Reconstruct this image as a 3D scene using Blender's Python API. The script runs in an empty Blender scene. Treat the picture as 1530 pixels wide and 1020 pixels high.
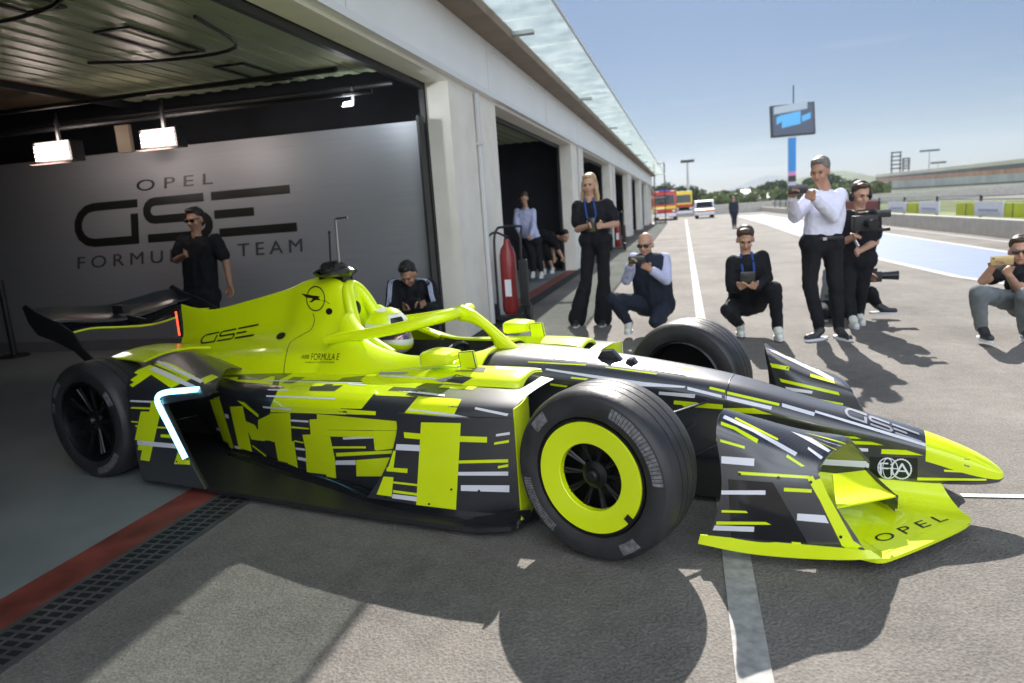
import bpy, bmesh, math, random
from mathutils import Vector, Matrix, noise
from mathutils.bvhtree import BVHTree
random.seed(7)
rad = math.radians
S = bpy.context.scene
COL = S.collection
# ------------------------------------------------------------ camera model
F, ROLL, H = 1045.0, 0.0696, 1.349
PPX, PPY = 765.0, 510.0
VPX, VPY = 1021.0, 303.0
_d = (VPX - PPX, VPY - PPY)
_s = -F * F / (_d[0] * ROLL + _d[1])
VZ = -Vector((_s * ROLL, _s, F)).normalized()          # world up seen in camera coords (x right, y down, z forward)
VY = Vector((_d[0], _d[1], F)).normalized()
VX = VY.cross(VZ)
EYE = Vector((0, 0, H))
def pdir(px, py):
    v = Vector((px - PPX, py - PPY, F))
    return Vector((VX.dot(v), VY.dot(v), VZ.dot(v)))
def gz(px, py, z=0.0):
    d = pdir(px, py); return EYE + d * ((z - H) / d.z)
def wx(px, py, X):
    d = pdir(px, py); return EYE + d * (X / d.x)
def wy(px, py, Y):
    d = pdir(px, py); return EYE + d * (Y / d.y)
CAR0 = Vector((-0.157, 3.37, 0)); TH = -0.221
MC = Matrix.Translation(CAR0) @ Matrix.Rotation(TH, 4, 'Z')
MCI = MC.inverted()
CE = MCI @ EYE
def cdir(px, py): return (MCI.to_3x3() @ pdir(px, py)).normalized()
def cpl(px, py, ax, val):
    d = cdir(px, py); return CE + d * ((val - CE[ax]) / d[ax])
def cy(px, py, y): return cpl(px, py, 1, y)
def cz(px, py, z): return cpl(px, py, 2, z)
def cx(px, py, x): return cpl(px, py, 0, x)

# ------------------------------------------------------------ materials
def nodes_of(name):
    m = bpy.data.materials.new(name); m.use_nodes = True
    nt = m.node_tree; return m, nt, nt.nodes['Principled BSDF']
def mat(name, col, rough=0.5, metal=0.0, coat=0.0, var=0.0, vscale=8.0, bump=0.0, bscale=60.0, emit=None, estr=0.0, spec=0.5, alpha=1.0, trans=0.0, detail=4):
    m, nt, b = nodes_of(name)
    c = (*col, 1)
    b.inputs['Base Color'].default_value = c
    b.inputs['Roughness'].default_value = rough
    b.inputs['Metallic'].default_value = metal
    b.inputs['Coat Weight'].default_value = coat
    b.inputs['Coat Roughness'].default_value = 0.06
    b.inputs['Specular IOR Level'].default_value = spec
    b.inputs['Transmission Weight'].default_value = trans
    b.inputs['Alpha'].default_value = alpha
    if emit:
        b.inputs['Emission Color'].default_value = (*emit, 1); b.inputs['Emission Strength'].default_value = estr
    tc = nt.nodes.new('ShaderNodeTexCoord')
    if var > 0:
        n = nt.nodes.new('ShaderNodeTexNoise'); n.inputs['Scale'].default_value = vscale; n.inputs['Detail'].default_value = detail
        nt.links.new(tc.outputs['Object'], n.inputs['Vector'])
        r = nt.nodes.new('ShaderNodeMapRange'); r.inputs['From Min'].default_value = .3; r.inputs['From Max'].default_value = .7
        r.inputs['To Min'].default_value = 1 - var; r.inputs['To Max'].default_value = 1 + var
        nt.links.new(n.outputs['Fac'], r.inputs['Value'])
        mx = nt.nodes.new('ShaderNodeMix'); mx.data_type = 'RGBA'; mx.blend_type = 'MULTIPLY'; mx.inputs['Factor'].default_value = 1
        mx.inputs[6].default_value = c; nt.links.new(r.outputs['Result'], mx.inputs[7])
        nt.links.new(mx.outputs[2], b.inputs['Base Color'])
        r2 = nt.nodes.new('ShaderNodeMapRange'); r2.inputs['To Min'].default_value = max(0.02, rough - .08); r2.inputs['To Max'].default_value = min(1, rough + .08)
        nt.links.new(n.outputs['Fac'], r2.inputs['Value']); nt.links.new(r2.outputs['Result'], b.inputs['Roughness'])
    if bump > 0:
        n2 = nt.nodes.new('ShaderNodeTexNoise'); n2.inputs['Scale'].default_value = bscale; n2.inputs['Detail'].default_value = 5
        nt.links.new(tc.outputs['Object'], n2.inputs['Vector'])
        bp = nt.nodes.new('ShaderNodeBump'); bp.inputs['Strength'].default_value = bump; bp.inputs['Distance'].default_value = .01
        nt.links.new(n2.outputs['Fac'], bp.inputs['Height']); nt.links.new(bp.outputs['Normal'], b.inputs['Normal'])
    return m
M = {}
M['yel'] = mat('fluorescent_yellow_paint', (0.80, 0.97, 0.004), .34, coat=.8, var=.03, vscale=3)
M['ink'] = mat('black_lettering', (0.012, 0.014, 0.012), .35)
M['wht'] = mat('white_vinyl_and_reflection', (.82, .83, .90), .35, coat=.3)
M['gwh'] = mat('grey_sticker_and_glare', (.33, .34, .38), .4)
M['rub'] = mat('tyre_rubber', (.034, .034, .037), .46, var=.2, vscale=14, bump=.15, bscale=40)
M['rubw'] = mat('scuffed_tyre_marking', (.17, .17, .18), .6, var=.5, vscale=60)
M['rim'] = mat('dark_wheel_metal', (.03, .03, .033), .32, metal=.7)
M['metal'] = mat('brushed_metal', (.5, .5, .5), .3, metal=1)
M['blk'] = mat('matt_black_plastic', (.018, .018, .02), .5, var=.15)
M['blkg'] = mat('gloss_black', (.012, .013, .016), .18, coat=.5)
def carbon():
    m, nt, b = nodes_of('carbon_fibre')
    tc = nt.nodes.new('ShaderNodeTexCoord')
    mp = nt.nodes.new('ShaderNodeMapping'); mp.inputs['Rotation'].default_value = (.6, .4, .8)
    w = nt.nodes.new('ShaderNodeTexWave'); w.inputs['Scale'].default_value = 70; w.inputs['Distortion'].default_value = .0
    nt.links.new(tc.outputs['Object'], mp.inputs['Vector']); nt.links.new(mp.outputs['Vector'], w.inputs['Vector'])
    r = nt.nodes.new('ShaderNodeValToRGB'); r.color_ramp.elements[0].color = (.016, .018, .024, 1); r.color_ramp.elements[1].color = (.034, .037, .047, 1)
    nt.links.new(w.outputs['Fac'], r.inputs['Fac']); nt.links.new(r.outputs['Color'], b.inputs['Base Color'])
    b.inputs['Roughness'].default_value = .36; b.inputs['Specular IOR Level'].default_value = 1.0; b.inputs['Coat Weight'].default_value = .9; b.inputs['Coat Roughness'].default_value = .20
    return m
M['car'] = carbon()
M['visor'] = mat('mirrored_visor', (.45, .30, .42), .08, metal=.85)
M['helm'] = mat('pale_helmet_paint', (.86, .88, .80), .35, coat=.3)
M['led'] = mat('light_bar_emitter', (.6, .9, 1), .3, emit=(.25, .75, 1.0), estr=1.5)
M['redled'] = mat('red_rain_light', (.8, .05, .02), .3, emit=(1, .08, .03), estr=1.2)
M['skin'] = mat('skin', (.50, .29, .20), .5, var=.08, vscale=30)
M['skin2'] = mat('tanned_skin', (.42, .23, .15), .5, var=.08, vscale=30)
M['eye'] = mat('dark_eye', (.02, .015, .012), .2)
def cloth(name, col, var=.18): return mat(name, col, .85, var=var, vscale=9, bump=.35, bscale=14, spec=.2)
M['cblk'] = cloth('black_cloth', (.014, .015, .019)); M['cnavy'] = cloth('navy_cloth', (.02, .026, .042))
M['cwht'] = cloth('white_shirt_cloth', (.74, .74, .88), .05); M['cgry'] = cloth('grey_cloth', (.16, .18, .19)); M['clav'] = cloth('pale_blue_cloth', (.5, .53, .75), .06)
M['cblue'] = cloth('blue_lanyard', (.03, .07, .28)); M['shoe'] = mat('pale_shoe', (.7, .72, .66), .6); M['shoeb'] = mat('dark_shoe', (.03, .03, .035), .5)
M['hblond'] = mat('blond_hair', (.42, .30, .17), .55, var=.3, vscale=40); M['hbrn'] = mat('brown_hair', (.06, .035, .022), .55, var=.3, vscale=40)
M['hgry'] = mat('grey_hair', (.16, .14, .13), .6, var=.3, vscale=40); M['hblk'] = mat('black_hair', (.012, .01, .01), .5, var=.3, vscale=40)
M['gold'] = mat('gold_phone', (.55, .42, .2), .25, metal=.6); M['phone'] = mat('dark_phone', (.02, .02, .025), .2, coat=.4)

# ------------------------------------------------------------ mesh builder
def cr(p0, p1, p2, p3, t):
    return .5 * ((2 * p1) + (p2 - p0) * t + (2 * p0 - 5 * p1 + 4 * p2 - p3) * t * t + (3 * p1 - p0 - 3 * p2 + p3) * t ** 3)
def spl(pts, n, closed=False):
    pts = [Vector(p) for p in pts]; out = []; L = len(pts)
    for i in range(L if closed else L - 1):
        if closed: a, b, c, d = pts[i - 1], pts[i], pts[(i + 1) % L], pts[(i + 2) % L]
        else:
            b, c = pts[i], pts[i + 1]; a = pts[i - 1] if i > 0 else 2 * b - c; d = pts[i + 2] if i + 2 < L else 2 * c - b
        for k in range(n): out.append(cr(a, b, c, d, k / n))
    if not closed: out.append(pts[-1].copy())
    return out
def surf(grid, nu, nv, closed_v=False):
    rows = [spl(r, nv, closed_v) for r in grid]
    cols = [spl([rows[i][j] for i in range(len(rows))], nu) for j in range(len(rows[0]))]
    return [[cols[j][i] for j in range(len(cols))] for i in range(len(cols[0]))]
class MB:
    def __init__(s): s.v = []; s.f = []; s.m = []
    def grid(s, g, mi=0, closed=False, flip=False):
        b = len(s.v); nr, nc = len(g), len(g[0])
        for r in g: s.v += [Vector(p) for p in r]
        for i in range(nr - 1):
            for j in range(nc if closed else nc - 1):
                j2 = (j + 1) % nc
                q = (b + i * nc + j, b + i * nc + j2, b + (i + 1) * nc + j2, b + (i + 1) * nc + j)
                s.f.append(q[::-1] if flip else q); s.m.append(mi)
        return s
    def cap(s, ring, mi=0, flip=False):
        b = len(s.v); s.v += [Vector(p) for p in ring]; q = list(range(b, b + len(ring)))
        s.f.append(q[::-1] if flip else q); s.m.append(mi); return s
    def loft(s, g, mi=0, caps=True):
        s.grid(g, mi, True)
        if caps: s.cap(g[0], mi); s.cap(g[-1], mi, True)
        return s
    def shell(s, g, th, mi=0, mi2=None, endm=None):
        nr, nc = len(g), len(g[0]); o = []
        for i in range(nr):
            r = []
            for j in range(nc):
                du = g[min(i + 1, nr - 1)][j] - g[max(i - 1, 0)][j]; dv = g[i][min(j + 1, nc - 1)] - g[i][max(j - 1, 0)]
                n = du.cross(dv)
                n = n.normalized() if n.length > 1e-9 else Vector((0, 0, 1))
                r.append(g[i][j] + n * th)
            o.append(r)
        mi2 = mi if mi2 is None else mi2
        s.grid(g, mi); s.grid(o, mi2, flip=True)
        s.grid([g[0], o[0]], mi); s.grid([g[-1], o[-1]], mi if endm is None else endm, flip=True)
        s.grid([[r[0] for r in g], [r[0] for r in o]], mi, flip=True); s.grid([[r[-1] for r in g], [r[-1] for r in o]], mi)
        return s
    def box(s, lo, hi, mi=0, M4=None):
        x0, y0, z0 = lo; x1, y1, z1 = hi; b = len(s.v)
        p = [Vector(q) for q in ((x0, y0, z0), (x1, y0, z0), (x1, y1, z0), (x0, y1, z0), (x0, y0, z1), (x1, y0, z1), (x1, y1, z1), (x0, y1, z1))]
        if M4: p = [M4 @ q for q in p]
        s.v += p
        for q in ((0, 3, 2, 1), (4, 5, 6, 7), (0, 1, 5, 4), (1, 2, 6, 5), (2, 3, 7, 6), (3, 0, 4, 7)):
            s.f.append(tuple(b + k for k in q)); s.m.append(mi)
        return s
    def tube(s, pts, r, mi=0, n=10, sy=1.0, up=Vector((0, 0, 1)), caps=True):
        pts = [Vector(p) for p in pts]; g = []
        for i, p in enumerate(pts):
            t = (pts[min(i + 1, len(pts) - 1)] - pts[max(i - 1, 0)]).normalized()
            a = t.cross(up)
            if a.length < 1e-3: a = t.cross(Vector((1, 0, 0)))
            a.normalize(); b = a.cross(t).normalized()
            rr = r[i] if isinstance(r, (list, tuple)) else r
            g.append([p + a * (math.cos(k * 2 * math.pi / n) * rr) + b * (math.sin(k * 2 * math.pi / n) * rr * sy) for k in range(n)])
        s.loft(g, mi, caps); return s
    def lathe(s, prof, M4=None, mi=0, n=48, mis=None):
        # profile (radius, y); axis = y
        g = []
        for (r, y) in prof:
            g.append([Vector((r * math.cos(k * 2 * math.pi / n), y, r * math.sin(k * 2 * math.pi / n))) for k in range(n)])
        if M4: g = [[M4 @ p for p in r] for r in g]
        if mis is None: s.grid(g, mi, True)
        else:
            for i in range(len(g) - 1): s.grid([g[i], g[i + 1]], mis[i], True)
        return s
    def prism(s, poly, vec, mi=0):
        poly = [Vector(p) for p in poly]; o = [p + Vector(vec) for p in poly]
        s.cap(poly, mi, True); s.cap(o, mi); s.grid([poly, o], mi, True); return s
    def ell(s, c, r, mi=0, n=14, M3=None):
        c = Vector(c); g = []
        for i in range(n + 1):
            th = math.pi * i / n
            row = []
            for k in range(n * 2):
                ph = math.pi * k / n
                p = Vector((r[0] * math.sin(th) * math.cos(ph), r[1] * math.sin(th) * math.sin(ph), r[2] * math.cos(th)))
                if M3: p = M3 @ p
                row.append(c + p)
            g.append(row)
        s.grid(g, mi, True); return s
    def bvh(s): return BVHTree.FromPolygons([tuple(p) for p in s.v], [tuple(q) for q in s.f])
    def mirror(s):
        o = MB(); o.v = [Vector((p.x, -p.y, p.z)) for p in s.v]; o.f = [tuple(q)[::-1] for q in s.f]; o.m = list(s.m); return o
    def build(s, name, mats, parent=None, smooth=True, ang=35, bevel=0, weld=True):
        me = bpy.data.meshes.new(name)
        me.from_pydata([tuple(p) for p in s.v], [], [tuple(q) for q in s.f])
        if not isinstance(mats, (list, tuple)): mats = [mats]
        for m in mats: me.materials.append(M[m] if isinstance(m, str) else m)
        me.polygons.foreach_set('material_index', s.m)
        bm = bmesh.new(); bm.from_mesh(me)
        if weld: bmesh.ops.remove_doubles(bm, verts=bm.verts, dist=1e-5)
        bmesh.ops.recalc_face_normals(bm, faces=bm.faces) if weld == 2 else None
        if bevel:
            es = [e for e in bm.edges if len(e.link_faces) == 2 and e.calc_face_angle(0) > .5]
            bmesh.ops.bevel(bm, geom=es, offset=bevel, segments=2, affect='EDGES', profile=.7)
        bm.to_mesh(me); bm.free()
        if smooth:
            me.shade_smooth(); me.set_sharp_from_angle(angle=rad(ang))
        o = bpy.data.objects.new(name, me); COL.objects.link(o)
        if parent: o.parent = parent
        return o
def tag(o, label, cat, group=None, kind=None):
    o['label'] = label; o['category'] = cat
    if group: o['group'] = group
    if kind: o['kind'] = kind
    return o
def struct(o): o['kind'] = 'structure'; return o
def thing(name, label, cat, loc=(0, 0, 0), rz=0, group=None):
    o = bpy.data.objects.new(name, None); COL.objects.link(o); o.location = loc; o.rotation_euler = (0, 0, rz); o.empty_display_size = .2
    return tag(o, label, cat, group)
def copy_tree(o, parent=None, loc=None):
    c = o.copy(); COL.objects.link(c); c.parent = parent
    if loc: c.location = loc
    for ch in list(o.children): copy_tree(ch, c)
    return c
def shift(mb, loc, rz=0):
    m = (Matrix.Translation(Vector(loc)) @ Matrix.Rotation(rz, 4, 'Z')).inverted()
    mb.v = [m @ p for p in mb.v]; return mb

# 2-D shapes: text and logos
def text2d(s, spacing=1.0):
    c = bpy.data.curves.new('t', 'FONT'); c.body = s; c.space_character = spacing; c.resolution_u = 4
    o = bpy.data.objects.new('t', c); COL.objects.link(o)
    bpy.context.view_layer.update()
    me = bpy.data.meshes.new_from_object(o.evaluated_get(bpy.context.evaluated_depsgraph_get()))
    bm = bmesh.new(); bm.from_mesh(me)
    bmesh.ops.remove_doubles(bm, verts=bm.verts, dist=1e-4)
    v = [(p.co.x, p.co.y) for p in bm.verts]; f = [[q.index for q in t.verts] for t in bm.faces]
    bm.free(); bpy.data.objects.remove(o); bpy.data.meshes.remove(me); bpy.data.curves.remove(c)
    x0 = min(p[0] for p in v); x1 = max(p[0] for p in v); y0 = min(p[1] for p in v); y1 = max(p[1] for p in v)
    return [((p[0] - x0) / (x1 - x0), (p[1] - y0) / (y1 - y0)) for p in v], f
def stroke(pts, w, V, Fc):
    pts = [p for i, p in enumerate(pts) if i == 0 or math.dist(p, pts[i - 1]) > 1e-4]
    # thick polyline; adds quads
    b = len(V); n = len(pts)
    for i, p in enumerate(pts):
        p = Vector(p); a = Vector(pts[max(i - 1, 0)]); c = Vector(pts[min(i + 1, n - 1)])
        d1 = (p - a).normalized() if i > 0 else (c - p).normalized(); d2 = (c - p).normalized() if i < n - 1 else d1
        t = (d1 + d2).normalized(); nn = Vector((-t.y, t.x)); k = 1 / max(.4, nn.dot(Vector((-d1.y, d1.x))))
        V.append(tuple(p + nn * (w / 2 * k))); V.append(tuple(p - nn * (w / 2 * k)))
    for i in range(n - 1): Fc.append([b + 2 * i, b + 2 * i + 1, b + 2 * i + 3, b + 2 * i + 2])
def sub(pts, n=6):
    out = []
    for a, b in zip(pts[:-1], pts[1:]):
        for k in range(n): out.append((a[0] + (b[0] - a[0]) * k / n, a[1] + (b[1] - a[1]) * k / n))
    out.append(pts[-1]); return out
def gse(w=.19, outline=None):
    V, Fc = [], []; h = w / 2
    def arc(cx_, cy_, r, a0, a1, n=7): return [(cx_ + r * math.cos(rad(a0 + (a1 - a0) * i / n)), cy_ + r * math.sin(rad(a0 + (a1 - a0) * i / n))) for i in range(n + 1)]
    R1 = .5 - h
    g = [(1.62, 1 - h), (.5, 1 - h)] + arc(.5, .5, R1, 90, 270) + [(1.62, h)]
    stroke(sub(g, 1), w, V, Fc); stroke([(1.62 - h, .68), (1.62 - h, w)], w, V, Fc)
    r = (1 - w) / 4
    s_ = [(3.3, 1 - h), (2.05, 1 - h)] + arc(2.05, .5 + r, r, 90, 270) + [(3.2, .5)] + arc(3.2, .5 - r, r, 90, -90) + [(1.85, h)]
    stroke(s_, w, V, Fc)
    stroke(sub([(3.5, 1 - h), (5.5, 1 - h)], 3), w, V, Fc); stroke([(3.55, .5), (4.55, .5)], w, V, Fc); stroke(sub([(3.65, h), (5.6, h)], 3), w, V, Fc)
    return [(x / 5.6, y) for x, y in V], Fc
def bil(q, u, v):
    # q = TL,TR,BR,BL ; v up
    tl, tr, br, bl = q
    return ((1 - u) * (1 - v) * bl[0] + u * (1 - v) * br[0] + u * v * tr[0] + (1 - u) * v * tl[0],
            (1 - u) * (1 - v) * bl[1] + u * (1 - v) * br[1] + u * v * tr[1] + (1 - u) * v * tl[1])
# markings laid on a surface: every corner is dropped on to the real surface it belongs to, 1.5 mm proud
def cast(bvh, px, off):
    d = cdir(*px); h = bvh.ray_cast(CE, d)
    if h[0] is None: return None
    n = h[1] if h[1].dot(d) < 0 else -h[1]
    return h[0] + n * off
def decal(mb, bvh, q, mi, n=None, off=.0016, maxe=.09):
    L = max(math.dist(q[0], q[1]), math.dist(q[3], q[2])); Hh = max(math.dist(q[0], q[3]), math.dist(q[1], q[2]))
    nu = n or max(1, int(L / 7)); nv = max(1, int(Hh / 7))
    P = [[cast(bvh, bil(q, i / nu, 1 - j / nv), off) for i in range(nu + 1)] for j in range(nv + 1)]
    for j in range(nv):
        for i in range(nu):
            c = [P[j][i], P[j][i + 1], P[j + 1][i + 1], P[j + 1][i]]
            if any(p is None for p in c): continue
            if max((c[k] - c[k - 1]).length for k in range(4)) > maxe: continue
            b = len(mb.v); mb.v += c; nn = (c[1] - c[0]).cross(c[2] - c[0]); ce = (c[0] - CE)
            idx = (b, b + 1, b + 2, b + 3); mb.f.append(idx if nn.dot(ce) < 0 else idx[::-1]); mb.m.append(mi)
def decal_shape(mb, bvh, q, shp, mi, off=.0022):
    V, Fc = shp; P = [cast(bvh, bil(q, u, v), off) for u, v in V]
    for f in Fc:
        c = [P[k] for k in f]
        if any(p is None for p in c): continue
        b = len(mb.v); mb.v += c; nn = (c[1] - c[0]).cross(c[2] - c[0])
        idx = tuple(range(b, b + len(c))); mb.f.append(idx if nn.dot(c[0] - CE) < 0 else idx[::-1]); mb.m.append(mi)
def zz(ox, oy, s): return lambda *p: [(ox + a / s, oy + b / s) for a, b in p]
EXPO = 1.3
# ============================================================ RACING CAR
CM = ['car', 'yel', 'wht', 'ink', 'gwh', 'blkg']
car = thing('racing_car', 'fluorescent yellow and black open-wheel racing car leaving the garage', 'racing car', tuple(CAR0), TH)
def cyl_ring(half):
    # half: list of (y,z) from top centre to bottom centre on near side (y<0) -> closed ring
    return half + [(-y, z) for y, z in half[-2:0:-1]]
# ---- nose and monocoque
ST = [  # x, zt, wt, ws, zs, wm, zl, wb, zb
 (1.418, .196, .008, .020, .192, .020, .178, .016, .168),
 (1.400, .216, .022, .042, .200, .042, .176, .036, .158),
 (1.350, .252, .038, .062, .218, .062, .184, .056, .150),
 (1.270, .292, .048, .080, .246, .080, .205, .074, .145),
 (1.140, .340, .058, .100, .290, .096, .246, .090, .145),
 (.960, .390, .070, .116, .335, .104, .285, .098, .148),
 (.700, .455, .088, .138, .388, .118, .335, .110, .155),
 (.360, .545, .105, .165, .470, .148, .405, .140, .185),
 (.000, .600, .125, .190, .520, .172, .450, .165, .200),
 (-.350, .636, .150, .225, .545, .205, .470, .19, .200),
 (-.700, .656, .170, .265, .565, .245, .480, .23, .200),
 (-.900, .655, .180, .290, .565, .275, .480, .25, .200)]
ring = []
for x, zt, wt, ws, zs, wm, zl, wb, zb in ST:
    half = [(0, zt), (-wt * .6, zt - .002), (-wt, zt - .012), (-ws * .9, zs + (zt - zs) * .42), (-ws, zs), (-wm, zl), (-wm, (zl + zb) / 2), (-wb, zb + .014), (-wb * .8, zb), (0, zb)]
    ring.append([Vector((x, y, z)) for y, z in cyl_ring(half)])
g = surf(ring, 6, 3, True)
mb = MB()
nose_caps = 4 * 6
NR = len(g[0])
mb.loft(g, 0)
nmid = 5 * 3
k = 0
for i in range(len(g) - 1):
    for j in range(NR):
        if i < nose_caps and (j < nmid or j >= NR - nmid): mb.m[k] = 1
        k += 1
nb = mb.bvh()
A = zz(1020, 500, 2.833); B7 = zz(760, 500, 4.5); B4 = zz(1180, 600, 4.248); B9 = zz(1340, 620, 9)
for q, c in [
 (A((115, 220), (180, 235), (180, 246), (115, 231)), 1), (A((185, 239), (410, 291), (408, 302), (185, 251)), 1),
 (A((20, 220), (165, 256), (165, 268), (20, 233)), 2), (A((180, 258), (378, 304), (374, 318), (180, 273)), 2),
 (A((0, 281), (168, 295), (168, 315), (0, 302)), 1), (A((172, 309), (300, 310), (380, 337), (175, 326)), 1),
 (A((270, 345), (350, 360), (350, 375), (300, 366)), 2), (A((650, 425), (730, 430), (755, 440), (655, 438)), 1),
 (A((690, 446), (800, 452), (852, 467), (695, 461)), 1), (A((688, 476), (785, 480), (785, 494), (690, 490)), 2),
 (A((583, 525), (790, 535), (788, 562), (583, 549)), 2), (A((842, 483), (945, 487), (1020, 510), (840, 503)), 1),
 (A((1105, 570), (1270, 578), (1265, 586), (1107, 579)), 1), (A((993, 603), (1285, 609), (1285, 617), (993, 615)), 1),
 (A((560, 320), (1028, 460), (1030, 474), (560, 330)), 2), (A((420, 290), (560, 330), (555, 345), (420, 305)), 2),
 (B7((420, 283), (540, 295), (520, 305), (420, 294)), 1), (B7((280, 325), (400, 341), (385, 353), (280, 339)), 1),
 (B7((1010, 380), (1255, 400), (1250, 424), (1010, 401)), 2), (B7((1112, 440), (1440, 468), (1440, 498), (1110, 466)), 1),
 (B7((1350, 352), (1445, 375), (1445, 389), (1350, 365)), 1), (B7((250, 226), (900, 318), (900, 345), (250, 238)), 2),  # long white streak, continued below, is a reflection painted as a decal
 (B7((900, 318), (1190, 346), (1180, 358), (900, 345)), 2),
 (B7((1115, 210), (1250, 228), (1240, 236), (1115, 218)), 1), (B7((130, 180), (520, 200), (520, 208), (130, 187)), 1),
 (B7((650, 215), (1000, 260), (990, 268), (650, 222)), 1), (B7((300, 150), (620, 175), (600, 190), (300, 165)), 4),  # grey patches here and below are glare painted on the monocoque top
 (B7((900, 215), (1200, 262), (1190, 275), (900, 228)), 4),
 (B9((905, 585), (980, 598), (975, 700), (905, 680)), 0), ]:
    decal(mb, nb, q, c)
for (px, py) in [(1372, 410)]: pass
# logo on the nose top and the round emblems on its side
decal_shape(mb, nb, [(1262, 607), (1375, 648), (1378, 662), (1262, 622)], gse(.2), 4)
def ringshape(r0, r1, n=40, teeth=0):
    V, Fc = [], []
    for k_ in range(n):
        a = 2 * math.pi * k_ / n; rr = r1 * (1.06 if teeth and (k_ // 1) % 2 else 1)
        V.append((.5 + .5 * r0 * math.cos(a), .5 + .5 * r0 * math.sin(a))); V.append((.5 + .5 * rr * math.cos(a), .5 + .5 * rr * math.sin(a)))
    for k_ in range(n):
        a, b = 2 * k_, 2 * ((k_ + 1) % n); Fc.append([a, a + 1, b + 1, b])
    return V, Fc
def box_at(cx_, cy_, rx, ry, sk=0.0): return [(cx_ - rx, cy_ - ry - sk * rx), (cx_ + rx, cy_ - ry + sk * rx), (cx_ + rx, cy_ + ry + sk * rx), (cx_ - rx, cy_ + ry - sk * rx)]
decal(mb, nb, [(1299, 682), (1371, 684), (1371, 715), (1299, 712)], 3, off=.0014)
decal_shape(mb, nb, box_at(1326.5, 699, 15.5, 16, .05), ringshape(.9, 1), 2, .003)
decal_shape(mb, nb, box_at(1326.5, 699, 8, 16, .05), ringshape(.86, 1), 2, .0026)
decal_shape(mb, nb, box_at(1347, 700, 15.5, 15.5, .05), ringshape(.86, .97, 48, 1), 2, .003)
V_, F_ = [], []; stroke(sub([(0, .5), (1, .5)], 4), .05, V_, F_); decal_shape(mb, nb, box_at(1326.5, 699, 15, 15, .05), (V_, F_), 2, .0028)
decal_shape(mb, nb, [(1314, 690), (1360, 692), (1360, 710), (1314, 708)], text2d('FiA'), 2, .0042)
o = mb.build('nose', CM, car)
for px, py in [(1304, 686), (1366, 688), (1303, 709), (1428, 704), (1069, 591)]:
    h = nb.ray_cast(CE, cdir(px, py))
    if h[0]:
        s_ = MB(); nrm = h[1]; q = nrm.to_track_quat('Y', 'Z').to_matrix().to_4x4(); s_.lathe([(.0, .005), (.005, .004), (.006, 0)], Matrix.Translation(h[0]) @ q, n=12); s_.build('bolt', 'metal', o)
# seam ring behind the nose box
sm = MB(); rr = [Vector((.365, p.y * 1.006, .37 + (p.z - .37) * 1.006)) for p in surf([ring[7], ring[7]], 1, 4, True)[0]]
sm.tube(rr + [rr[0], rr[1]], .0016, n=6, caps=False); sm.build('seam', 'ink', o)
# little sensor housings on the monocoque top
for (px, py, s1) in [(912, 535, 1), (945, 541, .5)]:
    h = nb.ray_cast(CE, cdir(px, py))
    if h[0]:
        s_ = MB(); c = h[0]; L = .07 * s1; hh = .045 * s1
        s_.prism([c + Vector((-L, -.03, -.01)), c + Vector((L, -.03, -.015)), c + Vector((L * .2, -.03, hh)), c + Vector((-L * .5, -.03, hh * .9))], (0, .05, 0)); s_.build('sensor_housing', 'blkg', car, bevel=.003)

# ---- engine cover with airbox
EC = [
 (-1.70, [(.0, .985), (.045, .975), (.095, .93), (.135, .80), (.22, .705), (.34, .64), (.41, .50)]),
 (-1.80, [(.0, 1.045), (.06, 1.03), (.105, .95), (.145, .81), (.24, .71), (.36, .645), (.43, .50)]),
 (-1.93, [(.0, 1.068), (.055, 1.05), (.105, .96), (.145, .82), (.25, .71), (.37, .645), (.44, .49)]),
 (-2.12, [(.0, 1.045), (.035, 1.02), (.080, .93), (.13, .80), (.24, .70), (.37, .64), (.44, .48)]),
 (-2.30, [(.0, .990), (.022, .96), (.052, .88), (.10, .77), (.22, .69), (.36, .63), (.43, .47)]),
 (-2.65, [(.0, .920), (.012, .89), (.035, .82), (.07, .73), (.18, .66), (.32, .61), (.40, .46)]),
 (-2.95, [(.0, .868), (.008, .84), (.022, .77), (.05, .70), (.14, .64), (.26, .58), (.33, .44)]),
 (-3.12, [(.0, .875), (.008, .84), (.016, .76), (.035, .69), (.10, .62), (.20, .55), (.27, .42)]),
 (-3.28, [(.0, .905), (.008, .86), (.012, .76), (.025, .68), (.07, .60), (.14, .53), (.20, .40)])]
gr = []
for x, hs in EC:
    xo = lambda z: x - (.06 if x > -1.75 else .03 if x > -1.85 else 0) * max(0, min(1, (z - .68) / .12))
    near = [Vector((xo(z), -y, z)) for y, z in hs]; far = [Vector((xo(z), y, z)) for y, z in hs[1:]]
    gr.append(near[::-1] + far)
mb = MB(); g = surf(gr, 5, 4); mb.grid(g, 1, flip=True); mb.cap(g[0], 1); mb.cap(g[-1], 1, True)
eb = mb.bvh()
decal_shape(mb, eb, [(304, 500), (389, 483), (379, 502), (297, 515)], gse(.155), 3)
decal_shape(mb, eb, box_at(472, 446, 14.5, 19.5, 0), ringshape(.88, .97), 3)
def bolt_():
    V, Fc = [], []
    V += [(-.25, .64), (.72, .60), (.60, .50), (.02, .50)]; Fc.append([0, 1, 2, 3])
    V += [(.15, .34), (.35, .46), (.98, .46), (1.25, .36)]; Fc.append([4, 5, 6, 7])
    V += [(.30, .46), (.72, .46), (.72, .52), (.40, .52)]; Fc.append([8, 9, 10, 11])
    return V, Fc
decal_shape(mb, eb, box_at(472, 446, 14.5, 19.5, .1), bolt_(), 3)
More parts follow.
